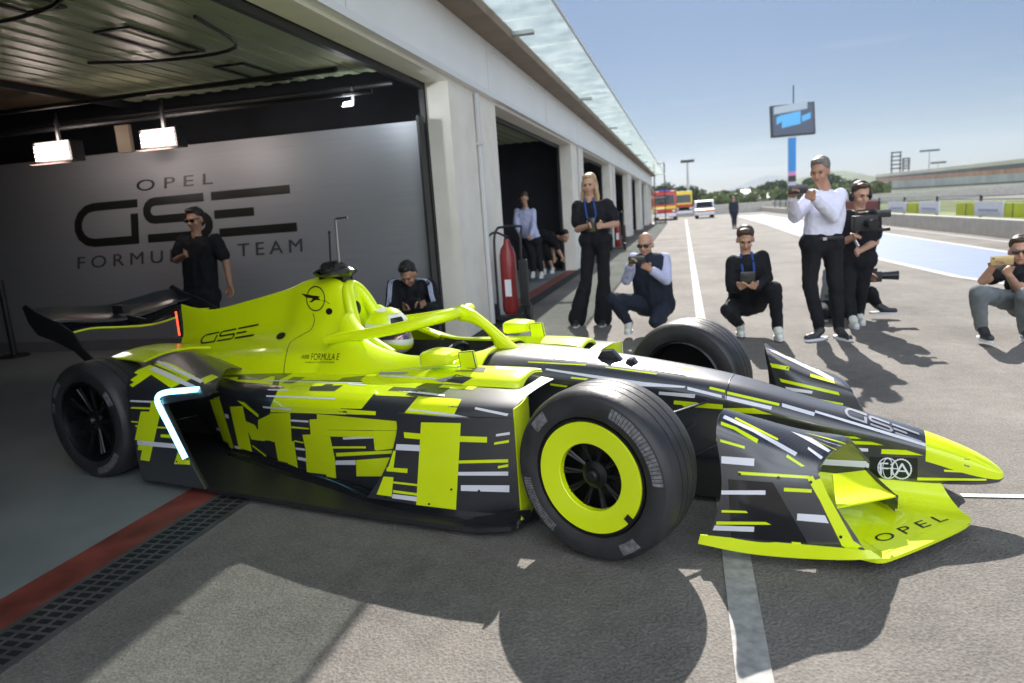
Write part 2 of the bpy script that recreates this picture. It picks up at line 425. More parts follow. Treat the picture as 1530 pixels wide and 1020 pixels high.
for (cx_, cy_, rx, ry) in [(420, 502, 7, 5), (492, 465, 5, 5), (520, 457, 5, 5)]:
    decal_shape(mb, eb, box_at(cx_, cy_, rx, ry, -.3 if rx > 6 else 0), ringshape(.02, 1, 16), 3)
ecmb = MB(); ecmb.v = list(mb.v); ecmb.f = list(mb.f); ec = mb.build('engine_cover', CM, car)
V_ = [cast(eb, p, .001) for p in [(468, 468), (470, 478), (465, 492), (452, 500), (434, 512), (428, 530), (425, 548), (424, 562)]]
V_ = [p for p in V_ if p]
sm = MB(); sm.tube(spl(V_, 4), .0022, n=6); sm.build('panel_seam', 'ink', ec)
# roll hoop opening
mb = MB()
for s_ in (1, -1): pass
mb.tube(spl([(-1.675, -.125, .72), (-1.715, -.105, .82), (-1.752, -.078, .92), (-1.785, -.045, .985), (-1.80, 0, 1.005), (-1.785, .045, .985), (-1.752, .078, .92), (-1.715, .105, .82), (-1.675, .125, .72)], 4), .036, n=12)
mb.build('roll_hoop', 'yel', car)
mb = MB(); mb.ell((-1.762, -.01, .875), (.018, .034, .042), n=10); mb.build('air_intake', 'ink', car)
# camera pod and antennas
mb = MB(); g = []
for y, xa, xb, z0, z1 in [(-.135, -1.93, -1.87, 1.085, 1.108), (-.12, -1.97, -1.82, 1.072, 1.118), (-.07, -1.99, -1.79, 1.066, 1.128), (-.035, -2.0, -1.77, 1.06, 1.15), (0, -2.0, -1.76, 1.06, 1.158), (.035, -2.0, -1.77, 1.06, 1.15), (.07, -1.99, -1.79, 1.066, 1.128), (.12, -1.97, -1.82, 1.072, 1.118), (.135, -1.93, -1.87, 1.085, 1.108)]:
    zm = (z0 + z1) / 2; xm = (xa + xb) / 2
    g.append([Vector(p) for p in ((xb, y, zm - .01), (xb - .03, y, z0), (xm, y, z0 - .004), (xa + .03, y, z0), (xa, y, zm), (xa + .04, y, z1 - .004), (xm, y, z1), (xb - .04, y, zm + .012))])
mb.loft(g); mb.box((-1.99, -.045, 1.03), (-1.81, .045, 1.075))
mb.build('camera_pod', 'blkg', car, bevel=.003)
a0, a1, a2 = cy(507, 393, 0), cy(501, 328, 0), cy(519, 324.5, 0)
mb = MB(); mb.tube([a0, a0.lerp(a1, .5), a1, a1.lerp(a2, .1) + Vector((0, 0, .004)), a2], .0065, n=8); mb.build('pitot_antenna', 'metal', car)
mb = MB(); mb.tube([cy(494, 392, 0), cy(492, 349, 0)], .006, n=8); mb.ell(cy(492, 347, 0), (.009, .009, .011), n=6); mb.build('radio_antenna', 'blk', car)

# ---- cockpit surround
CS = [(-1.74, [(.16, .80), (.22, .765), (.32, .68), (.41, .58), (.43, .49)]),
 (-1.60, [(.205, .755), (.26, .75), (.345, .69), (.42, .58), (.44, .49)]),
 (-1.45, [(.235, .69), (.285, .69), (.36, .655), (.425, .57), (.44, .49)]),
 (-1.28, [(.25, .648), (.295, .645), (.355, .615), (.42, .555), (.44, .49)]),
 (-1.10, [(.24, .643), (.285, .643), (.34, .605), (.39, .55), (.41, .48)]),
 (-.93, [(.20, .652), (.25, .648), (.31, .605), (.35, .55), (.37, .48)]),
 (-.80, [(.10, .668), (.20, .655), (.285, .6), (.32, .54), (.33, .48)])]
def cs(sg): return [[Vector((x, sg * y, z)) for y, z in hs] for x, hs in CS]
mb = MB()
for sg in (-1, 1):
    g = surf(cs(sg), 5, 4); mb.shell(g, .012 * sg, 1)
csb = mb.bvh(); n0 = len(ecmb.v); ecmb.v += mb.v; ecmb.f += [tuple(k + n0 for k in q) for q in mb.f]; ecb = ecmb.bvh(); tx_ = MB()
decal_shape(tx_, ecb, [(466, 528), (508, 528), (506, 538), (465, 538)], text2d('FORMULA E'), 3)
decal_shape(tx_, ecb, [(451, 530), (463, 530), (462, 536), (450, 536)], text2d('ABB'), 3)
decal_shape(tx_, ecb, [(456, 540), (500, 540), (500, 542.5), (456, 542.5)], text2d('WORLD CHAMPIONSHIP'), 3)
o = mb.build('cockpit_surround', CM, car); tx_.build('side_lettering', CM, ec)
# collars beside the helmet
for sg in (-1, 1):
    mb = MB()
    g = surf([[Vector((x, sg * y0, z0)), Vector((x, sg * y1, z1)), Vector((x, sg * y2, z2))] for x, y0, z0, y1, z1, y2, z2 in
              [(-1.72, .12, .86, .17, .84, .23, .74), (-1.62, .165, .78, .205, .77, .25, .735), (-1.50, .19, .715, .225, .72, .26, .69), (-1.36, .225, .655, .245, .66, .27, .635)]], 4, 4)
    mb.shell(g, .02 * sg, 1)
    mb.build('headrest_pad', CM, car)
mb = MB()
mb.grid([[Vector((x, y, z)) for y, z in ((-.25, .64), (-.22, .45), (-.15, .3), (.15, .3), (.22, .45), (.25, .64))] for x in (-1.72, -1.2, -.88)], 0)
mb.cap([(-.88, -.25, .64), (-.88, -.22, .45), (-.88, -.15, .3), (-.88, .15, .3), (-.88, .22, .45), (-.88, .25, .64)]); mb.cap([(-1.72, -.25, .7), (-1.72, -.22, .45), (-1.72, -.15, .3), (-1.72, .15, .3), (-1.72, .22, .45), (-1.72, .25, .7)])
mb.build('cockpit_tub', 'blk', car)
mb = MB(); mb.tube(spl([(-1.12, -.11, .60), (-1.11, -.12, .64), (-1.10, 0, .67), (-1.11, .12, .64), (-1.12, .11, .60), (-1.13, 0, .57)], 4, True), .014, n=8); mb.box((-1.13, -.07, .57), (-1.10, .07, .66))
mb.build('steering_wheel', 'blk', car)

# ---- halo
mb = MB()
up_ = [(690, 455), (706, 462), (722, 474), (740, 489), (757, 504), (784, 525)]; lo_ = [(686, 479), (703, 482), (718, 489), (730, 499), (738, 511), (741, 527)]
g = []
for a, b in zip(spl([cy(*p, 0) for p in up_], 4), spl([cy(*p, 0) for p in lo_], 4)):
    c = (a + b) / 2; hv = (a - b) / 2; ring_ = []
    for k_ in range(14):
        t_ = 2 * math.pi * k_ / 14; cc, ss = math.cos(t_), math.sin(t_)
        ring_.append(c + hv * (abs(cc) ** .8 * (1 if cc > 0 else -1)) + Vector((0, .024, 0)) * (abs(ss) ** .8 * (1 if ss > 0 else -1)))
    g.append(ring_)
mb.loft(g, 1)
arm = [cy(688, 467, 0) , cy(672, 470, -.10), cy(645, 477, -.185), cy(600, 489, -.245), cy(545, 499, -.28), cy(488, 507, -.315)]
for sg in (-1, 1):
    pts = spl([Vector((p.x, p.y * -sg if sg > 0 else p.y, p.z)) for p in arm], 5)
    mb.tube(pts, [.029 + .009 * min(1, i / 5) - .009 * i / len(pts) for i in range(len(pts))], 1, n=14, sy=.95)
ho = mb.build('halo', CM, car)
mb = MB(); mb.box((-.80, -.05, .64), (-.60, .05, .668), bevel) if False else mb.prism([cy(735, 531, 0) + Vector((0, -.03, 0)), cy(790, 527, 0) + Vector((0, -.03, 0)), cy(780, 521, 0) + Vector((0, -.03, 0)), cy(738, 522, 0) + Vector((0, -.03, 0))], (0, .06, 0), 1)
mb.build('halo_mount', CM, ho, bevel=.003)

# ---- side pods
PD = [
 (-.40, [(.30, .575), (.45, .578), (.60, .572), (.705, .557), (.742, .525), (.746, .42), (.746, .25), (.74, .09)]),
 (-.60, [(.30, .60), (.45, .595), (.60, .58), (.725, .56), (.765, .52), (.765, .42), (.762, .25), (.755, .09)]),
 (-.90, [(.32, .61), (.46, .60), (.62, .578), (.735, .556), (.780, .51), (.775, .42), (.765, .25), (.75, .09)]),
 (-1.15, [(.34, .60), (.48, .59), (.63, .572), (.735, .55), (.775, .50), (.76, .42), (.745, .25), (.72, .07)]),
 (-1.45, [(.36, .59), (.48, .583), (.61, .568), (.70, .545), (.74, .50), (.72, .40), (.69, .24), (.655, .07)]),
 (-1.80, [(.36, .575), (.47, .57), (.57, .56), (.655, .54), (.69, .49), (.665, .39), (.62, .24), (.58, .07)]),
 (-2.15, [(.34, .56), (.43, .556), (.50, .545), (.565, .525), (.60, .48), (.57, .38), (.52, .23), (.48, .07)]),
 (-2.55, [(.28, .53), (.36, .526), (.41, .517), (.46, .50), (.49, .45), (.47, .36), (.42, .22), (.38, .07)]),
 (-2.95, [(.20, .48), (.26, .478), (.30, .47), (.33, .455), (.34, .42), (.31, .33), (.27, .21), (.2, .1)])]
C = zz(400, 540, 3.4); E3 = zz(280, 560, 5.665); D5 = zz(560, 500, 5.885); G4 = zz(160, 480, 4.78)
def build_pod():
    mb = MB(); g = surf([[Vector((x, -y, z)) for y, z in hs] for x, hs in PD], 6, 5); mb.grid(g, 0, flip=False)
    bv = mb.bvh()
    D = []
    # shoulder and upper surface
    D += [(C((50, 152), (540, 165), (478, 240), (15, 226)), 1), (C((15, 226), (405, 241), (400, 268), (15, 256)), 1), (C((405, 243), (550, 253), (550, 272), (402, 266)), 1),
          (C((765, 178), (985, 192), (937, 292), (688, 268)), 1), (C((60, 95), (760, 128), (700, 172), (50, 152)), 1), (C((150, 50), (480, 60), (480, 100), (60, 95)), 1), (C((480, 60), (870, 85), (760, 128), (480, 112)), 1),
          (C((715, 238), (930, 264), (928, 275), (715, 247)), 2), (C((930, 264), (1115, 301), (1085, 306), (928, 275)), 2), (C((1055, 232), (1225, 265), (1215, 277), (1052, 243)), 2),
          (D5((900, 330), (1150, 345), (1210, 400), (840, 400)), 1), (D5((840, 400), (1212, 400), (1190, 470), (760, 452)), 1), (D5((600, 440), (900, 460), (860, 485), (560, 465)), 1),
          (D5((0, 520), (200, 520), (360, 549), (10, 535)), 1)]
    # upper fields towards the rear
    D += [(E3((860, 130), (1300, 150), (1250, 290), (720, 270)), 1), (E3((760, 160), (1300, 190), (1300, 300), (718, 285)), 1), (G4((820, 400), (1200, 395), (1180, 455), (930, 430)), 1)]
    # recessed flank lettering
    D += [(E3((80, 160), (262, 138), (275, 195), (85, 235)), 1), (E3((190, 210), (272, 200), (400, 630), (318, 592)), 1), (E3((90, 235), (150, 240), (215, 530), (160, 510)), 1),
          (E3((370, 140), (440, 156), (430, 232), (362, 232)), 1), (E3((360, 268), (470, 262), (560, 705), (445, 655)), 1), (E3((420, 215), (482, 230), (605, 335), (602, 360), (420, 280))[:4], 1),
          (E3((470, 380), (570, 420), (660, 560), (545, 545)), 1), (E3((600, 380), (720, 322), (740, 560), (600, 545)), 1), (E3((700, 322), (872, 320), (885, 560), (715, 565)), 1),
          (E3((740, 560), (905, 560), (945, 840), (782, 790)), 1), (E3((720, 768), (800, 780), (946, 824), (940, 842)), 1), (E3((550, 590), (670, 680), (665, 690), (550, 602)), 1),
          (E3((560, 650), (745, 735), (745, 757), (560, 682)), 2), (E3((400, 595), (445, 605), (448, 630), (402, 618)), 2), (E3((315, 325), (350, 335), (352, 370), (322, 360)), 2), (E3((200, 425), (290, 460), (290, 480), (205, 450)), 2),
          (E3((882, 432), (1030, 448), (1030, 460), (882, 448)), 1), (E3((876, 376), (1026, 384), (1026, 402), (876, 392)), 2), (E3((1035, 375), (1112, 372), (1240, 520), (1045, 505)), 1), (E3((975, 505), (1045, 502), (1100, 700), (1000, 620)), 1),
          (E3((1000, 600), (1250, 700), (1262, 880), (1015, 866)), 1), (E3((1045, 500), (1210, 520), (1250, 705), (1000, 640)), 1), (E3((935, 690), (1010, 705), (1012, 732), (935, 715)), 2), (E3((915, 612), (995, 622), (997, 640), (918, 630)), 2),
          (E3((905, 550), (985, 568), (985, 578), (905, 562)), 1), (E3((1180, 878), (1305, 882), (1300, 902), (1200, 895)), 1),
          (C((250, 265), (655, 302), (660, 350), (255, 345)), 1), (C((230, 345), (535, 352), (545, 384), (320, 380)), 1), (C((535, 350), (662, 352), (668, 395), (545, 450)), 1), (C((548, 440), (650, 395), (655, 440), (552, 452)), 1),
          (C((330, 430), (500, 430), (500, 441), (330, 441)), 1), (C((348, 463), (645, 450), (640, 466), (350, 482)), 1), (C((450, 500), (625, 486), (580, 582), (452, 582)), 1),
          (C((382, 384), (540, 378), (540, 389), (385, 396)), 2), (C((345, 502), (448, 500), (448, 524), (345, 524)), 2)]
    for q, c in D: decal(mb, bv, q, c)
    # pixel-like dark blocks over the yellow fields
    for q, c in [(C((220, 128), (385, 122), (340, 152), (210, 150)), 0), (C((870, 78), (1090, 60), (1040, 100), (850, 105)), 0), (C((640, 130), (800, 140), (760, 158), (610, 150)), 0), (C((380, 85), (500, 72), (470, 98), (360, 98)), 0),
                 (C((0, 95), (480, 108), (480, 114), (0, 101)), 2), (C((0, 172), (345, 187), (345, 194), (0, 180)), 2), (C((410, 112), (500, 118), (500, 125), (410, 119)), 2), (C((640, 140), (900, 170), (900, 180), (640, 150)), 2),
                 (G4((1130, 490), (1250, 462), (1270, 476), (1140, 500)), 0), (G4((1250, 445), (1330, 400), (1420, 400), (1330, 445)), 0), (G4((940, 400), (1170, 396), (1100, 420), (930, 418)), 0), (E3((640, 262), (888, 282), (885, 298), (645, 277)), 2),
                 (E3((670, 172), (1250, 196), (1250, 208), (670, 185)), 2), (E3((680, 122), (858, 126), (850, 138), (690, 132)), 2), (E3((1175, 80), (1240, 82), (1200, 108), (1120, 106)), 0)]:
        decal(mb, bv, q, c, off=.0028)
    # closing faces front (dark duct) and underside skirt
    fr = [Vector((-.402, -y, z)) for y, z in ((.30, .575), (.45, .578), (.55, .574), (.55, .3), (.55, .09), (.3, .09))]
    mb.cap([p + Vector((-.12, 0, 0)) for p in fr], 5)
    return mb
pod = build_pod()
near = pod.build('side_pod', CM, car); far = pod.mirror().build('side_pod', CM, car)
def sub_parts(sg, par):
    # yellow front lip of the pod
    mb = MB()
    g = surf([[Vector((x, -y * sg, z)) for x, y in ((-.398, .748), (-.392, .70), (-.398, .64), (-.42, .56), (-.47, .53))] for z in (.572, .50, .40, .28, .16, .06)], 3, 3)
    for i, r in enumerate(g):
        for p in r:
            k_ = (abs(p.y) - .53) / .22
            if i == 0: p.z = .572 - .018 * max(0, k_) ** 2
    mb.shell(g, .006 * sg, 1); mb.build('duct_lip', CM, par)
    # front side panel, slightly proud with a swept rear edge
    mb = MB()
    g = []
    for k_ in range(9):
        t_ = k_ / 8; z = .515 - t_ * .43
        xr = -.95 - .05 * t_ - .18 * t_ * t_; row = []
        for i in range(9):
            x = -.396 + (xr + .396) * i / 8; row.append(Vector((x, -sg * (.752 + .045 * math.sin(min(1, i / 4) * math.pi / 2) - .012 * (1 - t_) * 0), z)))
        g.append(row)
    mb.shell(g, .012 * (1 if sg > 0 else -1), 0)
    if sg > 0:
        bv = mb.bvh()
        for q, c in [(C((780, 308), (982, 312), (957, 752), (755, 727)), 1), (C((692, 358), (782, 366), (779, 395), (695, 387)), 1), (C((978, 378), (1115, 382), (1114, 411), (977, 407)), 1),
                     (C((1160, 368), (1230, 357), (1230, 371), (1160, 380)), 2), (C((1152, 410), (1226, 397), (1226, 411), (1150, 422)), 1), (C((655, 418), (776, 424), (775, 455), (650, 448)), 2),
                     (C((972, 502), (1222, 495), (1222, 512), (972, 517)), 1), (C((1170, 530), (1222, 520), (1222, 534), (1170, 542)), 1), (C((968, 560), (1222, 558), (1222, 579), (968, 578)), 2),
                     (C((982, 627), (1228, 628), (1228, 663), (982, 656)), 2), (C((640, 452), (652, 452), (640, 540), (612, 540)), 1), (C((606, 537), (712, 543), (710, 566), (604, 556)), 1),
                     (C((590, 583), (640, 587), (628, 710), (545, 697)), 1), (C((638, 608), (765, 622), (765, 633), (638, 618)), 1), (C((638, 652), (762, 668), (760, 681), (638, 665)), 1), (C((635, 672), (758, 686), (757, 710), (632, 693)), 2)]:
            decal(mb, bv, q, c)
        for p in [(935, 648), (822, 722), (1075, 655), (602, 690)]: decal_shape(mb, bv, box_at(*C(p)[0], 1.8, 1.8), ringshape(.05, 1, 10), 3, .004)
    mb.build('side_panel', CM, par)
    mb = MB()
    g = surf([[Vector((x, -sg * y0, .095)), Vector((x, -sg * (y0 + .01), .07)), Vector((x, -sg * y1, .03))] for x, y0, y1 in ((-.40, .74, .77), (-.6, .78, .80), (-.9, .79, .81), (-1.15, .76, .80), (-1.5, .65, .72), (-2.0, .54, .62), (-2.5, .40, .5))], 3, 3)
    mb.shell(g, -.005 * sg, 5); mb.build('skirt', CM, par)
    # upper inner cowl with rounded nose
    mb = MB()
    g = surf([[Vector((x, -sg * y, z)) for y, z in ((w0, z0), (w0 + .10, z0 + .018), (w1 - .05, z0 + .005), (w1, z0 - .03), (w1 - .01, z0 - .10), (w1 - .05, z0 - .13))] for x, w0, w1, z0 in ((-.47, .27, .50, .600), (-.50, .27, .53, .618), (-.7, .29, .54, .625), (-1.0, .30, .54, .62), (-1.3, .36, .52, .60))], 4, 4)
    mb.shell(g, -.01 * sg, 1)
    if sg > 0:
        bv = mb.bvh()
        for q, c in [(D5((640, 270), (980, 290), (960, 330), (620, 320)), 0), (D5((590, 410), (720, 350), (860, 380), (770, 430)), 0), (D5((730, 345), (880, 345), (870, 370), (710, 368)), 1), (D5((890, 262), (1360, 300), (1340, 322), (900, 285)), 2),
                     (D5((520, 400), (680, 365), (700, 372), (600, 420)), 4), (D5((0, 352), (540, 382), (540, 392), (0, 362)), 2), (D5((0, 330), (300, 330), (260, 350), (0, 350)), 4)]: decal(mb, bv, q, c)
    mb.build('duct_cowl', CM, par)
sub_parts(1, near); sub_parts(-1, far)

# ---- floor
mb = MB()
fl = [(-.36, .62), (-.42, .80), (-.55, .86), (-1.2, .885), (-2.1, .885), (-2.35, .86), (-2.62, .60), (-3.4, .52), (-3.4, 0)]
poly = [Vector((x, -y, .028)) for x, y in fl] + [Vector((x, y, .028)) for x, y in fl[-2::-1]]
mb.prism(poly, (0, 0, .022)); mb.box((-.36, -.2, .03), (.5, .2, .19)); mb.box((-3.6, -.28, .1), (-2.5, .28, .42))
mb.build('floor', 'blk', car)
for sg in (-1, 1):
    mb = MB(); mb.shell(surf([[Vector((-.38, sg * .70, .03)), Vector((-.36, sg * .72, .10))], [Vector((-.46, sg * .80, .03)), Vector((-.44, sg * .81, .115))], [Vector((-.62, sg * .85, .03)), Vector((-.62, sg * .85, .07))]], 4, 2), .004); mb.build('floor_vane', 'blkg', car)

# ---- rear wheel fairings with light bar
FA = [(-2.66, [(.885, .05), (.892, .2), (.892, .4), (.885, .56), (.84, .635), (.70, .672), (.50, .68), (.34, .62)]),
      (-2.52, [(.887, .05), (.895, .2), (.895, .4), (.887, .54), (.84, .61), (.70, .645), (.50, .65), (.34, .60)]),
      (-2.38, [(.887, .05), (.895, .2), (.893, .38), (.885, .52), (.84, .585), (.70, .612), (.50, .62), (.34, .58)])]
H8 = zz(160, 540, 4.635)
def fairing(sg):
    mb = MB(); g = surf([[Vector((x, -y, z)) for y, z in hs] for x, hs in FA], 5, 5)
    # front edge leans back with height
    n1 = len(g)
    for i, r in enumerate(g):
        t_ = i / (n1 - 1)
        for p in r:
            lean = .22 * max(0, (.50 - p.z)) / .45 if p.z < .5 else .30 * min(1, (p.z - .5) / .07) * max(.12, min(1, (abs(p.y) - .45) / .36))
            p.x += lean * t_
            if p.z > .5: p.z -= .03 * t_ * min(1, (p.z - .5) / .08)
    mb.shell(g, .012, 0)
    bv = mb.bvh()
    for q, c in [([(174, 569), (199, 551), (226, 560), (192, 583)], 1), ([(226, 560), (243, 552), (282, 568), (256, 580), (226, 560)][:4], 1), ([(199, 551), (218, 543), (243, 552), (226, 560)], 1), ([(246, 551), (262, 546), (292, 562), (282, 568)], 1), ([(222, 541), (236, 537), (262, 546), (246, 551)], 1), ([(300, 566), (322, 557), (334, 560), (306, 574)], 1), (H8((90, 262), (306, 272), (306, 285), (90, 275)), 2), (H8((105, 310), (300, 318), (295, 331), (100, 322)), 1),
                 (H8((308, 270), (345, 270), (375, 372), (290, 372)), 1), (H8((235, 345), (372, 348), (295, 690), (165, 672)), 1), (H8((120, 405), (215, 414), (215, 424), (122, 416)), 1), (H8((130, 436), (470, 456), (472, 468), (130, 448)), 1),
                 (H8((140, 470), (212, 478), (208, 492), (140, 485)), 2), (H8((142, 538), (478, 570), (490, 602), (142, 570)), 2), (H8((372, 503), (455, 505), (462, 531), (372, 524)), 1), (H8((495, 615), (575, 640), (615, 716), (465, 708)), 1)]:
        decal(mb, bv, q, c)
    for q in [[(223, 552), (231, 549), (298, 579), (291, 583)], [(226, 538), (231, 536), (304, 569), (300, 573)]]: decal(mb, bv, q, 2, off=.003)
    for p in [(180, 658), (485, 692)]: decal_shape(mb, bv, box_at(*H8(p)[0], 1.5, 1.2), ringshape(.05, 1, 8), 3, .004)
    inner = MB()
    fr_ = g[-1]; idx = [0, 5, 10, 15]
    a = [fr_[k_].copy() for k_ in range(0, 26)]
    g2 = [a, [p + Vector((-.03, .035, -.0)) for p in a], [Vector((p.x - .30, min(p.y + .16, -.55), min(p.z, .56))) for p in a], [Vector((p.x - .62, -.50, min(p.z, .52))) for p in a]]
    inner.grid(surf(g2, 3, 1), 0)
    if sg < 0: mb, inner = mb.mirror(), inner.mirror()
    o = mb.build('wheel_fairing', CM, car); inner.build('duct_wall', 'blk', o)
    # light bar: follows the panel edge
    lp = [(298, 581), (276, 583), (254, 585), (241, 589), (237, 598), (243, 613), (254, 634), (266, 658), (279, 684)]
    P_ = []
    for p in lp:
        h = bv.ray_cast(CE, cdir(*p))
        P_.append((h[0] if h[0] else cy(*p, -.88)) + Vector((.0, -.006, 0)))
    P_ = spl(P_, 4)
    if sg < 0: P_ = [Vector((p.x, -p.y, p.z)) for p in P_]
    l = MB(); l.tube(P_, .016, n=10, sy=1.0); l.build('light_bar', 'led', o)
    l = MB(); l.tube([p + Vector((-.004, .010 * sg, -.004)) for p in P_], .021, n=10); l.build('light_bar_housing', 'blk', o)
fairing(1); fairing(-1)
# yellow deck between fairing and cover
for sg in (1, -1):
    mb = MB(); mb.shell(surf([[Vector((x, -sg * y, z)) for y, z in ((.70, z0 - .01), (.55, z0 + .012), (.38, z0 + .005), (.24, z0 - .02))] for x, z0 in ((-3.04, .69), (-2.90, .685), (-2.76, .675))], 3, 3), .012 * sg, 1)
    mb.build('rear_deck', CM, car)

# ---- wheels
def wheel(front, loc, steer, sg):
    R = .3447; w = .275 if front else .302; hw = w / 2
    t = bpy.data.objects.new('wheel', None); COL.objects.link(t); t.parent = car; t.location = loc; t.rotation_euler = (0, 0, steer)
    m4 = Matrix.Scale(sg, 4, Vector((0, 1, 0)))     # sg=1: outer face towards -y
    prof = [(.232, -hw + .035), (.240, -hw + .014), (.262, -hw + .004), (.295, -hw), (.318, -hw + .006), (.332, -hw + .020), (.3395, -hw + .042), (.3435, -hw + .070)]
    gv = [-.047, 0, .047] if front else [-.05, -.0, .05]
    tread = []
    for gy in gv: tread += [(R, gy - .0035), (R - .007, gy - .0025), (R - .007, gy + .0025), (R, gy + .0035)]
    prof = prof + tread + [(r, -y) for r, y in prof[::-1]]
    mb = MB(); mb.lathe(prof, m4, 0, 96); ty = mb.build('tyre', ['rub', 'rubw'], t, ang=30)
    # raised sidewall lettering bands (scuffed grey)
    arcs = [(.266, .310, 36, 52, 0), (.272, .312, 112, 176, 2), (.270, .312, 227, 243, 0), (.268, .308, 305, 352, 2)] if front else [(.27, .30, 28, 52, 2), (.27, .30, 8, 20, 2), (.266, .308, 140, 156, 0), (.27, .308, 215, 262, 2)]
    for r0, r1, a0_, a1_, st in arcs:
        mk = MB(); n_ = 22 if st == 2 else 1; st_ = (a1_ - a0_) / n_
        for k_ in range(n_):
            aa = [rad(a0_ + st_ * (k_ + f_ * (.8 if st else 1))) for f_ in (0, .5, 1)]
            rw = [[Vector((-r * math.cos(q) , -hw - .0006 - .0006 * (1 if r < .3 else 0) + max(0, (r - .298)) * .25, r * math.sin(q))) for r in (r0, (r0 + r1) / 2, r1)] for q in aa]
            mk.grid([[m4 @ p for p in r_] for r_ in rw], 0)
        mk.build('sidewall_marking', 'rubw', ty)
    mb = MB(); mb.lathe([(.236, -hw + .03), (.232, -hw + .012), (.224, -hw + .012), (.218, -hw + .035), (.215, hw - .06), (.224, hw - .012), (.236, hw - .02)], m4, 0, 64)
    mb.lathe([(.216, -.02), (.05, -.035), (.0, -.035)], m4, 0, 48)
    for k_ in range(10):
        a = 2 * math.pi * k_ / 10
        for da in (-.07, .07):
            p0 = Vector((.05 * math.cos(a), -hw + .065, .05 * math.sin(a))); p1 = Vector((.20 * math.cos(a + da), -hw + .035, .20 * math.sin(a + da)))
            mb.tube([m4 @ p0, m4 @ p0.lerp(p1, .5), m4 @ p1], [.010, .008, .008], n=6, sy=.8)
    rm = mb.build('rim', 'rim', t)
    mb = MB(); mb.lathe([(.0, -hw + .022), (.020, -hw + .022), (.026, -hw + .030), (.03, -hw + .045), (.055, -hw + .055), (.06, -hw + .07)], m4, 0, 24); mb.build('wheel_nut', 'rim', rm)
    if front:
        mb = MB(); n_ = 96
        prof = [(.1335, -hw + .045), (.134, -hw + .020), (.137, -hw + .017), (.2195, -hw + .008), (.2215, -hw + .012), (.2215, -hw + .022)]
        mb.lathe(prof, m4, 1, n_); cov = mb.build('wheel_cover', CM, t)
        mb = MB(); a = rad(218)
        mb.grid([[m4 @ Vector((-r * math.cos(q), -hw + .006, r * math.sin(q))) for r in (.196, .21, .2235)] for q in (a - .07, a, a + .07)], 3); mb.build('valve_notch', CM, cov)
    return t
wf_, wr_ = .275, .302
wheel(True, (0, -.9 + wf_ / 2, .3447), -.185, 1); wheel(True, (0, .9 - wf_ / 2, .3447), -.185, -1)
wheel(False, (-3.08, -.9 + wr_ / 2, .3447), 0, 1); wheel(False, (-3.08, .9 - wr_ / 2, .3447), 0, -1)
# suspension
def arm_(a, b, r=.012):
    mb = MB(); mb.tube([a, Vector(a).lerp(Vector(b), .5), b], r, n=10, sy=.45); mb.build('suspension_arm', 'blkg', car)
for sg in (-1, 1):
    for a, b in [((.0, .64, .45), (.30, .14, .47)), ((.0, .64, .45), (-.28, .17, .50)), ((.0, .64, .20), (.34, .12, .27)), ((.0, .64, .20), (-.3, .17, .25)), ((.10, .64, .30), (.22, .14, .36)),
                 ((-3.08, .62, .45), (-2.8, .2, .42)), ((-3.08, .62, .20), (-3.4, .2, .24)), ((-3.08, .62, .22), (-2.8, .2, .24))]:
        arm_((a[0], a[1] * sg, a[2]), (b[0], b[1] * sg, b[2]))

# ---- mirrors
for sg in (-1, 1):
    c = cy(662, 533, -.44); c = Vector((c.x, sg * abs(c.y), c.z))
    mb = MB(); g = []
    for x, hy, hz in ((.075, .03, .012), (.06, .075, .028), (.0, .088, .036), (-.06, .09, .038), (-.075, .086, .034)):
        g.append([c + Vector((x, math.copysign(abs(math.cos(t)) ** .5, math.cos(t)) * hy, math.copysign(abs(math.sin(t)) ** .5, math.sin(t)) * hz)) for t in [2 * math.pi * k_ / 20 for k_ in range(20)]])
    mb.loft(g, 1); o = mb.build('wing_mirror', CM, car)
    mb = MB(); mb.grid([[p + Vector((-.078 if False else -.004, 0, 0)) for p in g[-1]], [c + Vector((-.08, (p.y - c.y) * .8, (p.z - c.z) * .8)) for p in g[-1]]], 2, True); mb.cap([c + Vector((-.08, (p.y - c.y) * .8, (p.z - c.z) * .8)) for p in g[-1]], 2)
    mb.build('mirror_glass', CM, o)
    mb = MB(); f_ = lambda px, py: Vector((cy(px, py, -.42).x, sg * .42, cy(px, py, -.42).z))
    mb.prism([f_(684, 526), f_(706, 524), f_(714, 560), f_(690, 562)], (0, -.022 * sg, 0), 1); mb.build('mirror_stalk', CM, o, bevel=.004)

# ---- front wing
def fw(sg):
    G_ = []
    for y, tr, ld in ((.080, (.74, .215), (1.20, .150)), (.115, (.74, .15), (1.23, .105)), (.17, (.74, .115), (1.26, .080)), (.25, (.74, .105), (1.285, .072)), (.42, (.74, .10), (1.165, .062)), (.60, (.74, .095), (1.01, .050)), (.635, (.74, .095), (.965, .050))):
        row = []
        for k_ in range(6):
            t_ = k_ / 5; x = tr[0] + (ld[0] - tr[0]) * t_; z = tr[1] + (ld[1] - tr[1]) * (1 - (1 - t_) ** 1.6)
            row.append(Vector((x, -y, z)))
        G_.append(row)
    mb = MB(); g = surf(G_, 4, 4); mb.shell(g, -.014, 1, 0)
    bv = mb.bvh()
    decal(mb, bv, [(1310, 766), (1428, 770), (1320, 828), (1291, 808)], 1, off=.002)
    decal_shape(mb, bv, [(1301.5, 803), (1403, 769), (1418, 777), (1317, 811.5)], text2d('OPEL', 1.5), 3, .0036)
    return mb, bv
w_, _b = fw(1)
fwo = bpy.data.objects.new('front_wing', None); COL.objects.link(fwo); fwo.parent = car
w_.build('main_plane', CM, fwo)
mbf = MB()
for pl in [None]:
    o_ = MB()
    base = fw(1)[0]
k_end = None
